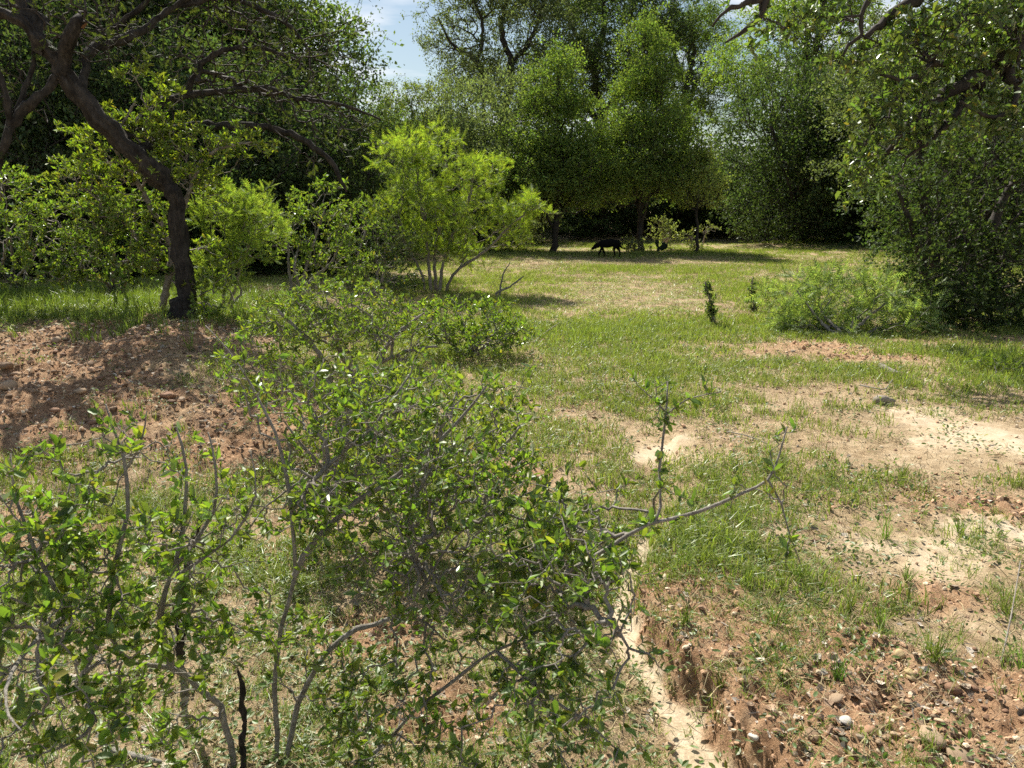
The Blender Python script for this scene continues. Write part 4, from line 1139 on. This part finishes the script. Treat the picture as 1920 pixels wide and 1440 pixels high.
b = root_at(440, 1436)
left_b = b
plant('thorny_shrub', 'thorny shrub in the lower left corner with a bent grey stem and upright leafy shoots', 'shrub', b,
      [from_ground(b, (432, 1390, 1.95, 6.7), (412, 1330, 1.93, 6.7), (375, 1290, 1.9, 6.2), (320, 1250, 1.84, 5.0), (240, 1240, 1.76, 4.5), (200, 1180, 1.7, 4.0), (130, 1150, 1.62, 3.1), (40, 1130, 1.52, 2.2), (-60, 1080, 1.45, 1.4)),
       path((320, 1250, 1.84, 7), (300, 1150, 1.8, 6), (330, 1060, 1.82, 5), (345, 980, 1.86, 4), (350, 880, 1.9, 3), (330, 800, 1.92, 1.5)), path((200, 1180, 1.7, 6), (210, 1080, 1.72, 5), (240, 960, 1.78, 4), (232, 860, 1.82, 3), (198, 758, 1.85, 1.4)),
       path((235, 880, 1.82, 2.4), (265, 830, 1.83, 1.8), (275, 770, 1.84, 1)), path((330, 1060, 1.82, 4), (400, 960, 1.88, 3.5), (405, 880, 1.9, 2.5), (390, 810, 1.92, 1.2)), path((330, 1080, 1.82, 4), (430, 1010, 1.88, 3), (480, 930, 1.92, 2), (470, 850, 1.95, 1)),
       path((130, 1150, 1.62, 5), (70, 1040, 1.62, 4), (30, 940, 1.66, 3), (20, 850, 1.7, 1.5)), path((200, 1180, 1.7, 6), (150, 1280, 1.62, 6), (180, 1350, 1.55, 5), (120, 1400, 1.48, 3), (40, 1420, 1.4, 2)), path((130, 1150, 1.62, 5), (40, 1230, 1.4, 4), (10, 1320, 1.2, 3), (40, 1370, 1.05, 1.5))],
      [E(30, 900, 1.68, 35, 50, .12), E(110, 960, 1.7, 60, 50, .16), E(220, 860, 1.82, 38, 70, .1), E(340, 880, 1.9, 40, 60, .1, .8), E(430, 900, 1.92, 50, 50, .12, .7), E(40, 1040, 1.62, 60, 60, .18), E(160, 1040, 1.7, 80, 60, .18), E(300, 1010, 1.8, 70, 50, .16), E(400, 1000, 1.88, 50, 40, .14, .6), E(70, 1150, 1.55, 80, 60, .2),
       E(200, 1160, 1.68, 90, 60, .18), E(320, 1120, 1.78, 70, 50, .16), E(380, 1200, 1.85, 70, 50, .16, .7), E(60, 1260, 1.4, 60, 50, .16, .9), E(160, 1300, 1.58, 70, 50, .16, .6), E(110, 1390, 1.45, 90, 40, .16, .7), E(25, 1350, 1.1, 25, 30, .06, .5), E(260, 1290, 1.75, 50, 40, .14, .4), E(440, 1130, 1.92, 40, 50, .12, .5), E(330, 1360, 1.8, 60, 45, .14, .5), E(230, 1400, 1.7, 70, 40, .14, .6), E(40, 1400, 1.35, 60, 40, .12, .8), E(520, 1180, 1.95, 50, 50, .14, .4)],
      900, 222, (.16, .25, .04), M['leaf'], M['grey_bark'], M['twig'], stem_name='stem', clump=230, clump_r=.075, bf=.3, rtip=.0009, kmax=3, per=7, L=0.030, ratio=.52, spines=.7, sides=4, fine=True, nobj=300, stem_sides=10, spread=.8, up=.35)

# charred dead stems
for nm, lab, pt in [('charred_stem', 'burnt black upright dead stem rising beside the bent grey stem', ((455, 1436), [(456, 1390, 1.93, 6.5), (459, 1345, 1.92, 5.5), (453, 1318, 1.91, 6.5), (456, 1290, 1.9, 5), (449, 1268, 1.88, 4), (446, 1255, 1.88, 1.2)])),
                    ('charred_stem', 'slim burnt black dead stem standing within the lower left shrub', ((335, 1225), [(337, 1180, 2.45, 7), (330, 1140, 2.4, 6.5), (347, 1080, 2.35, 6), (363, 1020, 2.3, 5.5), (378, 960, 2.25, 3)]))]:
    b = root_at(*pt[0])
    p_, r_ = from_ground(b, *pt[1])
    p_, r_ = resample(p_, r_, .018)
    p_ = p_ + rng.normal(size=p_.shape) * .0018; r_ = r_ * (1 + .18 * rng.normal(size=len(r_)).clip(-1.5, 1.5))
    V, Q, T = sweep(p_, r_, 9, .5)
    obj(nm, mesh(nm, V - b, [Q, T], M['char'], True), None, b, label=lab, category='dead stem', group='burnt stems among the front shrubs')

# ------------------------------------------------------------------ ground cover
def veg(x, y):
    """how much grass grows here"""
    bare = blobs(x, y, BARE)
    d, s, w, al = gully_dist(x, y)
    nzz = .5 + .62 * (fbm(x * .9, y * .9, 40, 4) - .5) + .55 * (fbm(x * 4.5, y * 4.5, 41, 3) - .5)
    base = .47 + .5 * smooth(8.5, 13, y) + .12 * smooth(4.5, 7, y)
    v_ = base + 1.5 * (nzz - .5) - 1.05 * bare - .16 * smooth(.9, 1.8, x) * smooth(8.5, 6.5, y) - .12 * smooth(1.0, 2.0, x) * smooth(4.5, 3.5, y)
    v_ = np.where((d < w * 1.05) & (al < 7.2), -1, v_)
    v_ = v_ + .5 * smooth(.2, .36, mound(x, y)) * smooth(8.2, 9.2, y)
    return np.clip(v_, 0, 1)


def scatter(g, n, r0, r1, half=41.5, pw=0.0):
    """points in the ground sector, even per square metre for pw = 0"""
    u_ = g.random(n)
    if pw == 0:
        r = np.sqrt(r0 ** 2 + u_ * (r1 ** 2 - r0 ** 2))
    else:
        r = (r0 ** (2 - pw) + u_ * (r1 ** (2 - pw) - r0 ** (2 - pw))) ** (1 / (2 - pw))
    a = np.radians(g.uniform(-half, half, n))
    return r * np.sin(a), r * np.cos(a)


def blades(g, n, H_, wd, lean, spread, seg=2, curl=.25):
    """n blades of grass on a spot of radius spread, at the origin"""
    Hh = H_ * (.35 + .75 * g.random(n))
    a = g.uniform(0, 2 * np.pi, n); rr_ = spread * np.sqrt(g.random(n)); a0 = g.uniform(0, 2 * np.pi, n)
    base = np.stack([np.cos(a0) * rr_, np.sin(a0) * rr_, np.full(n, -.006)], 1)
    dr_ = np.stack([np.cos(a), np.sin(a), np.zeros(n)], 1)
    ln_ = lean * (.15 + g.random(n))
    b2 = g.uniform(0, 2 * np.pi, n)
    sd = np.stack([np.cos(b2), np.sin(b2), np.zeros(n)], 1) * (wd * (.6 + .7 * g.random(n)))[:, None]
    up = np.array([0, 0, 1.])
    tip = base + up * Hh[:, None] + dr_ * (Hh * ln_)[:, None]
    if seg == 1:
        V = np.stack([base - sd, base + sd, tip], 1).reshape(-1, 3)
        return V, (np.arange(n) * 3)[:, None] + np.array([0, 1, 2])
    mid = base + up * (Hh * .62)[:, None] + dr_ * (Hh * ln_ * .32)[:, None]
    tip = tip - up * np.minimum(Hh * ln_ * curl, Hh * .8)[:, None]
    V = np.stack([base - sd, base + sd, mid - sd * .75, mid + sd * .75, tip], 1).reshape(-1, 3)
    q = (np.arange(n) * 5)[:, None]
    return V, np.concatenate([q + [0, 1, 3], q + [0, 3, 2], q + [2, 3, 4]])


def strew(name, protos, pts, rot, scl, mat, color=(1, 1, 1), seed=0, **props):
    """one object: every point of pts carries a copy of one of the small shapes"""
    g = np.random.default_rng(seed)
    Vs, Fs, pid, n0 = [], [], [], 0
    for k, (v_, f_) in enumerate(protos):
        Vs.append(v_); Fs.append(np.asarray(f_) + n0); pid.append(np.full(len(v_), k)); n0 += len(v_)
    np_ = len(pts)
    Vs.append(pts); pick = g.integers(0, len(protos), np_); pid.append(-1 - pick)
    me = mesh(name, np.concatenate(Vs), [np.concatenate(Fs)], mat)
    n = n0 + np_
    a = me.attributes.new('pid', 'INT', 'POINT'); a.data.foreach_set('value', np.concatenate(pid).astype(np.int32))
    for nm, arr in (('rot', rot), ('scl', scl)):
        a = me.attributes.new(nm, 'FLOAT_VECTOR', 'POINT')
        a.data.foreach_set('vector', np.vstack([np.zeros((n0, 3)), arr]).astype(np.float32).ravel())
    t = bpy.data.node_groups.new(name, 'GeometryNodeTree')
    t.interface.new_socket('Geometry', in_out='INPUT', socket_type='NodeSocketGeometry')
    t.interface.new_socket('Geometry', in_out='OUTPUT', socket_type='NodeSocketGeometry')
    gi = t.nodes.new('NodeGroupInput'); go = t.nodes.new('NodeGroupOutput'); jn = t.nodes.new('GeometryNodeJoinGeometry')

    def attr(nm, ty):
        q = t.nodes.new('GeometryNodeInputNamedAttribute'); q.data_type = ty; q.inputs['Name'].default_value = nm
        return q.outputs['Attribute']
    pa, ra, sa_ = attr('pid', 'INT'), attr('rot', 'FLOAT_VECTOR'), attr('scl', 'FLOAT_VECTOR')
    e2r = t.nodes.new('FunctionNodeEulerToRotation'); t.links.new(ra, e2r.inputs[0])

    def part(val):
        c = t.nodes.new('FunctionNodeCompare'); c.data_type = 'INT'; c.operation = 'EQUAL'
        ins = [x for x in c.inputs if x.enabled and x.type == 'INT']
        t.links.new(pa, ins[0]); ins[1].default_value = val
        sp = t.nodes.new('GeometryNodeSeparateGeometry'); sp.domain = 'POINT'
        t.links.new(gi.outputs[0], sp.inputs['Geometry']); t.links.new(c.outputs[0], sp.inputs['Selection'])
        return sp.outputs['Selection']
    for k in range(len(protos)):
        io = t.nodes.new('GeometryNodeInstanceOnPoints')
        t.links.new(part(-1 - k), io.inputs['Points']); t.links.new(part(k), io.inputs['Instance'])
        t.links.new(e2r.outputs[0], io.inputs['Rotation']); t.links.new(sa_, io.inputs['Scale'])
        t.links.new(io.outputs[0], jn.inputs[0])
    t.links.new(jn.outputs[0], go.inputs[0])
    o = obj(name, me, kind='stuff', **props)
    o.color = tuple(color) + (1,)
    md = o.modifiers.new('strew', 'NODES'); md.node_group = t
    print(name, np_)
    return o


def on_ground(x, y, dz=0.0):
    return np.stack([x, y, height(x, y) + dz], 1)


def spin(g, n, tilt=.12):
    return np.stack([g.normal(size=n) * tilt, g.normal(size=n) * tilt, g.uniform(0, 6.28, n)], 1)


def grass(name, label, g, x, y, hs, ws, protos, color, mat='blade', tilt=.1):
    n = len(x)
    scl = np.stack([ws, ws, hs], 1)
    strew(name, protos, on_ground(x, y), spin(g, n, tilt), scl, M[mat], color, label=label, category='grass')


g = np.random.default_rng(301)
x, y = scatter(g, 34000, 8.5, 43, pw=.75)
m = g.random(len(x)) < veg(x, y) ** .9
x, y = x[m], y[m]
tall = np.clip(.85 + 1.6 * (fbm(x * .35, y * .35, 50, 3) - .5) * 2, .35, 1.9) * (.7 + .6 * g.random(len(x)))
grass('meadow_grass', 'sunlit green meadow grass covering the clearing', g, x, y, tall * .52, .8 + .5 * g.random(len(x)), [blades(g, 30, .16, .006, .55, .16, 1) for _ in range(4)], (.205, .262, .068))
x, y = scatter(g, 19000, 3.2, 11.5, pw=.8)
m = g.random(len(x)) < veg(x, y) ** 1.1
x, y = x[m], y[m]
grass('short_grass', 'short yellow-green grass on the sandy ground before the clearing', g, x, y, .5 + 1.0 * fbm(x * .8, y * .8, 51, 3) * (.5 + g.random(len(x))), .8 + .6 * g.random(len(x)), [blades(g, 20, .10, .0026, .9, .075, 2) for _ in range(4)], (.18, .225, .06))
x, y = scatter(g, 21000, 1.5, 4.8, pw=.6)
cv = fbm(x * 2.6, y * 2.6, 52, 3)
m = g.random(len(x)) < np.clip(veg(x, y) * .95 + .6 * (cv - .52) + .16 * smooth(.55, -.2, x) + .16 * smooth(.45, .9, x), 0, 1) ** 1.4
x, y = x[m], y[m]
grass('thin_grass', 'thin green grass growing through the sandy soil in the foreground', g, x, y, .4 + .9 * fbm(x * 1.5, y * 1.5, 53, 3) ** 1.5 * (.5 + g.random(len(x))), .7 + .6 * g.random(len(x)), [blades(g, 11, .11, .0013, 1.0, .022, 2, .3) for _ in range(5)], (.15, .205, .05))
x, y = scatter(g, 34000, 1.6, 30, pw=1.1)
m = g.random(len(x)) < np.clip(veg(x, y) * .5 + .34 - .3 * sand_mask(x, y), .06, 1)
x, y = x[m], y[m]
grass('dry_grass', 'straw-coloured dead grass lying between the green blades', g, x, y, .6 + .8 * g.random(len(x)) + .05 * y, .7 + .8 * g.random(len(x)) + .06 * y, [blades(g, 9, .05, .0014, 2.4, .05, 2, .3) for _ in range(5)], (.4, .33, .19), 'straw')
# taller grass along the top of the mound
x = g.uniform(-8.5, -2.8, 3000); y = g.uniform(6.6, 11.5, 3000)
m = g.random(len(x)) < np.clip(fbm(x * 1.3, y * 1.3, 54, 3) * 1.6 - .15 - 1.1 * smooth(9.0, 7.6, y + 2.2 * (fbm(x * .9, y * .9, 57, 2) - .5)), .015, 1)
x, y = x[m], y[m]
grass('tall_grass', 'tall fresh grass along the top of the red mound under the shrubs', g, x, y, .6 + .7 * g.random(len(x)), .7 + .6 * g.random(len(x)), [blades(g, 12, .24, .004, .8, .05, 2) for _ in range(4)], (.14, .20, .045))
# low broad-leaved weeds
x, y = scatter(g, 9000, 1.6, 12, pw=1.1)
m = g.random(len(x)) < np.clip(.15 + veg(x, y) * .6 + .8 * (fbm(x * 1.2, y * 1.2, 58, 3) - .5), .03, 1)
x, y = x[m], y[m]
def weed(g, n=14):
    p = g.normal(size=(n, 3)) * np.array([.03, .03, .012]) + np.array([0, 0, .022])
    L_ = g.uniform(.012, .024, n)
    return place(OVAL, p, norm(p * np.array([1, 1, .3]) + 1e-4), norm(rdir(g, n) * .5 + np.array([0, 0, 1])), L_, L_ * .6)
strew('low_weeds', [weed(g) for _ in range(4)], on_ground(x, y), spin(g, len(x)), np.repeat((.6 + .9 * g.random(len(x)))[:, None] * (1 + .04 * y[:, None]), 3, 1), M['leaf'], (.11, .175, .035), label='low small-leaved weeds scattered over the ground', category='weeds')

# single grass tufts on the bare soil of the right foreground
TG = 'grass tufts on the bare soil right of the gully'
for q, (px, py, s, lab) in enumerate([(1455, 1175, .13, 'blue-green grass tuft on the clay terrace beside the gully bank'), (1660, 1010, .16, 'tall grass tuft by the pale sand strip'), (1570, 1275, .13, 'spreading grass tuft among the chalk flakes'), (1650, 1175, .12, 'bright green grass tuft below the sand strip'),
                                      (1755, 1245, .16, 'broad-bladed grass tuft above the stony clay'), (1885, 1150, .14, 'green grass tuft at the right edge on pale sand'), (1800, 1000, .11, 'grass tuft between two sand patches near the right edge'), (1500, 1090, .12, 'grass tuft under the tip of the long thorny branch'),
                                      (1400, 1100, .12, 'grass tuft at the top of the clay bank'), (1590, 1150, .13, 'grass tuft left of the bright green tuft'), (1285, 1170, .10, 'small tuft on the lip of the gully'), (1700, 1090, .10, 'small tuft in the middle of the sand strip'), (1350, 1290, .08, 'little dry tuft on the crumbling bank'),
                                      (1920, 1260, .14, 'grass tuft cut by the right picture edge'), (1560, 900, .13, 'grass tuft in the patchy turf above the long branch'), (1690, 900, .12, 'grass tuft beside the largest bare sand patch'), (590, 1330, .12, 'grass tuft between the grey front stems'), (300, 1400, .12, 'grass tuft beneath the lower left shrub')]):
    b = root_at(px, py)
    gg = np.random.default_rng(400 + q)
    nb = 34
    V, T = blades(gg, nb, s * 1.25, .0017, 1.1, s * .14, 2, .3)
    o = obj('grass_tuft', mesh('grass_tuft', V, [T], M['blade']), None, b, label=lab, category='grass tuft', group=TG)
    o.color = (.11 + .04 * gg.random(), .185 + .04 * gg.random(), .04, 1)

# dead leaves and chips
x, y = scatter(g, 38000, 1.5, 12, pw=1.0)
lm = np.clip(fbm(x * 1.3, y * 1.3, 60, 3) * 1.8 - .5 + .2 * clay_mask(x, y) + .4 * smooth(.6, -1.2, x) * smooth(6, 4, y) - .4 * sand_mask(x, y) - .22 * smooth(.4, 1, x) + .45 * smooth(.06, .22, mound(x, y)), 0, 1)
d_, s_, w_, al_ = gully_dist(x, y)
m = (g.random(len(x)) < lm) & (d_ > w_)
x, y = x[m], y[m]
def dead_leaf(g):
    V_ = OVAL[0].copy() * np.array([1, g.uniform(.6, 1.3), 1]); V_[:, 2] += g.normal(size=7) * .10 + .35 * (V_[:, 1] ** 2) * g.uniform(-1, 2); V_[:, :2] += g.normal(size=(7, 2)) * .06
    return (V_ - [.5, 0, 0]), OVAL[1]
def chip(g):
    V_ = np.array([[0, 0, 0], [1.6, .05, .02], [1.6, -.05, .02], [0, -.06, .0], [.8, 0, .09]]) + g.normal(size=(5, 3)) * .03
    return V_ - [.8, 0, 0], np.array([[0, 4, 1], [1, 4, 2], [2, 4, 3], [3, 4, 0]])
LLs = (.007 + .036 * g.random(len(x)) ** 1.8) * (1 + .04 * y)
cols = [(.32, .26, .20), (.24, .165, .11), (.42, .37, .31)]
third = g.integers(0, 3, len(x))
for q in range(3):
    k_ = third == q
    M['litter%d' % q] = plain_mat('dead_leaf_%d' % q, cols[q], .85, .45, 40)
    strew('leaf_litter', [dead_leaf(g) for _ in range(5)] + [chip(g)], on_ground(x[k_], y[k_], .003), spin(g, k_.sum(), .35), np.repeat(LLs[k_][:, None], 3, 1), M['litter%d' % q], (1, 1, 1), q,
          label=['grey-brown dead leaves strewn over the soil', 'dark brown dead leaves strewn over the soil', 'bleached pale dead leaves strewn over the soil'][q], category='leaf litter')

# stones
def rock(seed, sub=1):
    g = np.random.default_rng(seed)
    import bmesh
    bm = bmesh.new(); bmesh.ops.create_icosphere(bm, subdivisions=sub, radius=1)
    V = np.array([v.co[:] for v in bm.verts]); T = np.array([[v.index for v in f.verts] for f in bm.faces])
    bm.free()
    k = g.normal(size=(3, 3))
    V = V * (1 + .16 * np.sin(V @ k[0] * 2.1 + 1) + .12 * np.sin(V @ k[1] * 3 + 2))[:, None]
    for _ in range(4):   # flat broken faces
        dn = norm(g.normal(size=(1, 3)))[0]; lim = g.uniform(.55, .9)
        e = V @ dn - lim
        V = V - np.maximum(e, 0)[:, None] * dn
    V = V + g.normal(size=V.shape) * .02
    return V * np.array([1, .8, .6]), T
RV = [rock(500 + q, 2) for q in range(8)]
RM = [mesh('stone', v_, [t_], M['stone'], True) for v_, t_ in RV]
def stone(px, py, size, col, lab, q, group=None, cat='stone', flat=1.0, name='stone'):
    b = root_at(px, py) if py else np.array([px[0], px[1], Z(*px)])
    s = size
    o = obj(name, RM[q % 8], None, b + np.array([0, 0, s * .16 * flat]), label=lab, category=cat)
    o.scale = (s, s, s * flat); o.rotation_euler = (random.uniform(-.25, .25), random.uniform(-.25, .25), random.uniform(0, 6.28))
    o.color = tuple(col) + (1,)
    if group:
        o['group'] = group
    return o
RED, BRN, TAN, YEL, WHT, GRY = (.25, .145, .09), (.22, .145, .09), (.34, .245, .16), (.46, .34, .18), (.40, .37, .33), (.27, .235, .19)
stone(1655, 757, .10, GRY, 'round grey-brown stone alone at the edge of the turf', 0, name='field_stone')
stone(1585, 1355, .026, WHT, 'white chalk lump on the stony clay', 7, flat=.7)
stone(1686, 1232, .022, YEL, 'pale yellow pebble beside the broad-bladed tuft', 2)
stone(1704, 1262, .020, YEL, 'oval yellow pebble, upper of two lying together', 3, flat=.8)
stone(1708, 1273, .020, YEL, 'oval yellow pebble, lower of two lying together', 4, flat=.8)
stone(1679, 1331, .016, YEL, 'small orange-yellow pebble left of the stony patch', 5)
stone(1523, 1385, .030, BRN, 'angular brown stone with a shaded face, left of the chalk lump', 6)
stone(1630, 1375, .034, RED, 'angular reddish stone right of the chalk lump', 7)
stone(1565, 1312, .036, TAN, 'flat tan slab above the chalk lump', 0, flat=.5)
stone(1788, 1297, .032, RED, 'rounded reddish cobble at the top of the stony patch', 1)
stone(1863, 1302, .034, RED, 'dark red cobble near the right edge of the stony patch', 2)
stone(1745, 1385, .044, TAN, 'large flat tan stone in the stony patch', 3, flat=.55)
stone(1800, 1420, .040, TAN, 'long tan stone at the bottom right of the stony patch', 4, flat=.6)
stone(1730, 1425, .036, RED, 'purple-red cobble at the bottom of the stony patch', 5)
stone(1412, 1393, .018, WHT, 'small white pebble stuck in the bank', 6)
stone(1390, 1092, .020, WHT, 'white chip lying in the grass above the clay bank', 7)
stone(1255, 1400, .020, TAN, 'tan pebble on the left side of the gully floor', 0)
stone(14, 728, .085, TAN, 'big pale stone at the left edge of the mound', 1)
stone(30, 705, .06, BRN, 'brown stone perched above the big pale stone', 2)
stone(12, 690, .07, BRN, 'dark stone at the left picture edge on the mound', 3)
stone(315, 745, .07, RED, 'reddish stone in the middle of the mound slope', 4)
stone(105, 640, .07, TAN, 'pale stone near the top of the mound', 5)
gs = np.random.default_rng(600)
def stones_in(lst, group, cols, rmin, rmax, spot):
    for px, py, rx, ry, n_ in lst:
        for _ in range(n_):
            xx, yy = px + gs.normal() * rx, py + gs.normal() * ry
            if not (5 < xx < 1915 and yy < 1435):
                continue
            b = root_at(xx, yy)
            cn = ('reddish', 'brown', 'tan')[gs.integers(0, 3)]
            sz_ = rmin + (rmax - rmin) * gs.random() ** 2.5
            sn = 'small' if sz_ < rmin + .25 * (rmax - rmin) else ('larger' if sz_ > rmin + .6 * (rmax - rmin) else 'middling')
            stone((b[0], b[1]), 0, sz_, np.array({'reddish': RED, 'brown': BRN, 'tan': TAN}[cn]) * gs.uniform(.75, 1.15), '%s %s stone %s' % (sn, cn, spot(xx, yy)), int(gs.integers(0, 8)), group)
stones_in([(1790, 1360, 70, 50, 80), (1650, 1390, 90, 35, 30)], 'pebbles of the stony clay patch', 0, .006, .019,
          lambda a, b_: 'in the stony clay, ' + ('along its bottom edge' if b_ > 1400 else 'near the right picture edge' if a > 1840 else 'around the chalk lump' if a < 1660 else 'at its upper rim' if b_ < 1320 else 'in its middle'))
stones_in([(150, 700, 110, 50, 55), (60, 760, 60, 70, 35), (300, 760, 110, 50, 30)], 'stones strewn over the red mound', 0, .012, .042,
          lambda a, b_: 'on the red mound, ' + ('near the left picture edge' if a < 70 else 'on the slope below the leaning trunk' if a > 280 else 'along its upper rim' if b_ < 670 else 'at its foot behind the lower left shrub' if b_ > 790 else 'halfway up the bare slope'))
g = np.random.default_rng(610)
x, y = scatter(g, 60000, 1.5, 11, pw=1.0)
d_, s_, w_, al_ = gully_dist(x, y)
pm = np.clip(clay_mask(x, y) * (.75 + .6 * smooth(.08, .22, mound(x, y)) + .5 * blobs(x, y, [(1790, 1360, .5, .25, 1), (1880, 950, .6, .4, .8)])) - .12 + .7 * (fbm(x * 2, y * 2, 70, 3) - .5), .07, 1)
pm = np.maximum(pm, np.where((s_ < 0) & (d_ < .3) & (al_ < 6), .8, 0))
m = (g.random(len(x)) < pm) & (d_ > w_ * .9)
x, y = x[m], y[m]
n = len(x)
sz = (.003 + .014 * g.random(n) ** 2.6) * (.7 + .14 * y)
fine = g.random(n)
for q, (nm, lab, col) in enumerate([('gravel', 'reddish clods and gravel on the bare clay', (.46, .295, .185)), ('gravel', 'pale tan grit on the bare soil', (.52, .42, .30)), ('gravel', 'dark brown grit on the bare soil', (.25, .16, .105))]):
    k_ = (fine < .55) if q == 0 else ((fine >= .55) & (fine < .8) if q == 1 else fine >= .8)
    M['grit%d' % q] = plain_mat('grit_%d' % q, col, .9, .35, 60)
    strew(nm, [rock(700 + 10 * q + r_, 1) for r_ in range(4)], on_ground(x[k_], y[k_]) + np.stack([0 * sz[k_], 0 * sz[k_], sz[k_] * .2], 1), spin(g, k_.sum(), .5), sz[k_][:, None] * g.uniform(.7, 1.3, (k_.sum(), 3)), M['grit%d' % q], (1, 1, 1), q, label=lab, category='gravel')

# fallen sticks
def stick(lab, q, mat='grey_bark', name='fallen_stick'):
    pts = np.array([root_at(a, b_) + np.array([0, 0, h_]) for a, b_, h_, r in q]); rad = np.array([r for *_, r in q])
    b = pts[0].copy(); b[2] = Z(b[0], b[1])
    p_, r_ = resample(pts, rad, .03)
    V, Q, T = sweep(p_, r_, 6, .3)
    obj(name, mesh(name, V - b, [Q, T], M[mat], True), None, b, label=lab, category='stick', group='fallen sticks on the ground')
stick('thick weathered wood piece lying in the turf', [(1650, 690, .02, .035), (1668, 700, .03, .03), (1688, 705, .02, .02)], 'twig')
stick('forked thin twig lying above the round grey-brown stone', [(1612, 725, .01, .008), (1640, 733, .02, .008), (1658, 735, .02, .006), (1672, 722, .05, .004)])
stick('bent pale dry stalk sticking out of the low spiny shrub', [(1000, 645, .01, .006), (1022, 632, .06, .005), (1048, 618, .10, .004)])
stick('straight grey stick lying in the turf left of the branch tip', [(1362, 812, .01, .005), (1400, 822, .02, .005), (1442, 836, .01, .004)])
stick('grey stick on the ground at the bottom left below the thorny shrub', [(210, 1412, .01, .010), (255, 1430, .02, .009), (310, 1436, .01, .006)])
stick('thin dark stem standing above the gravel at the right edge', [(1875, 1250, .0, .003), (1888, 1200, .1, .0025), (1900, 1130, .2, .002)], 'twig')
print('done')
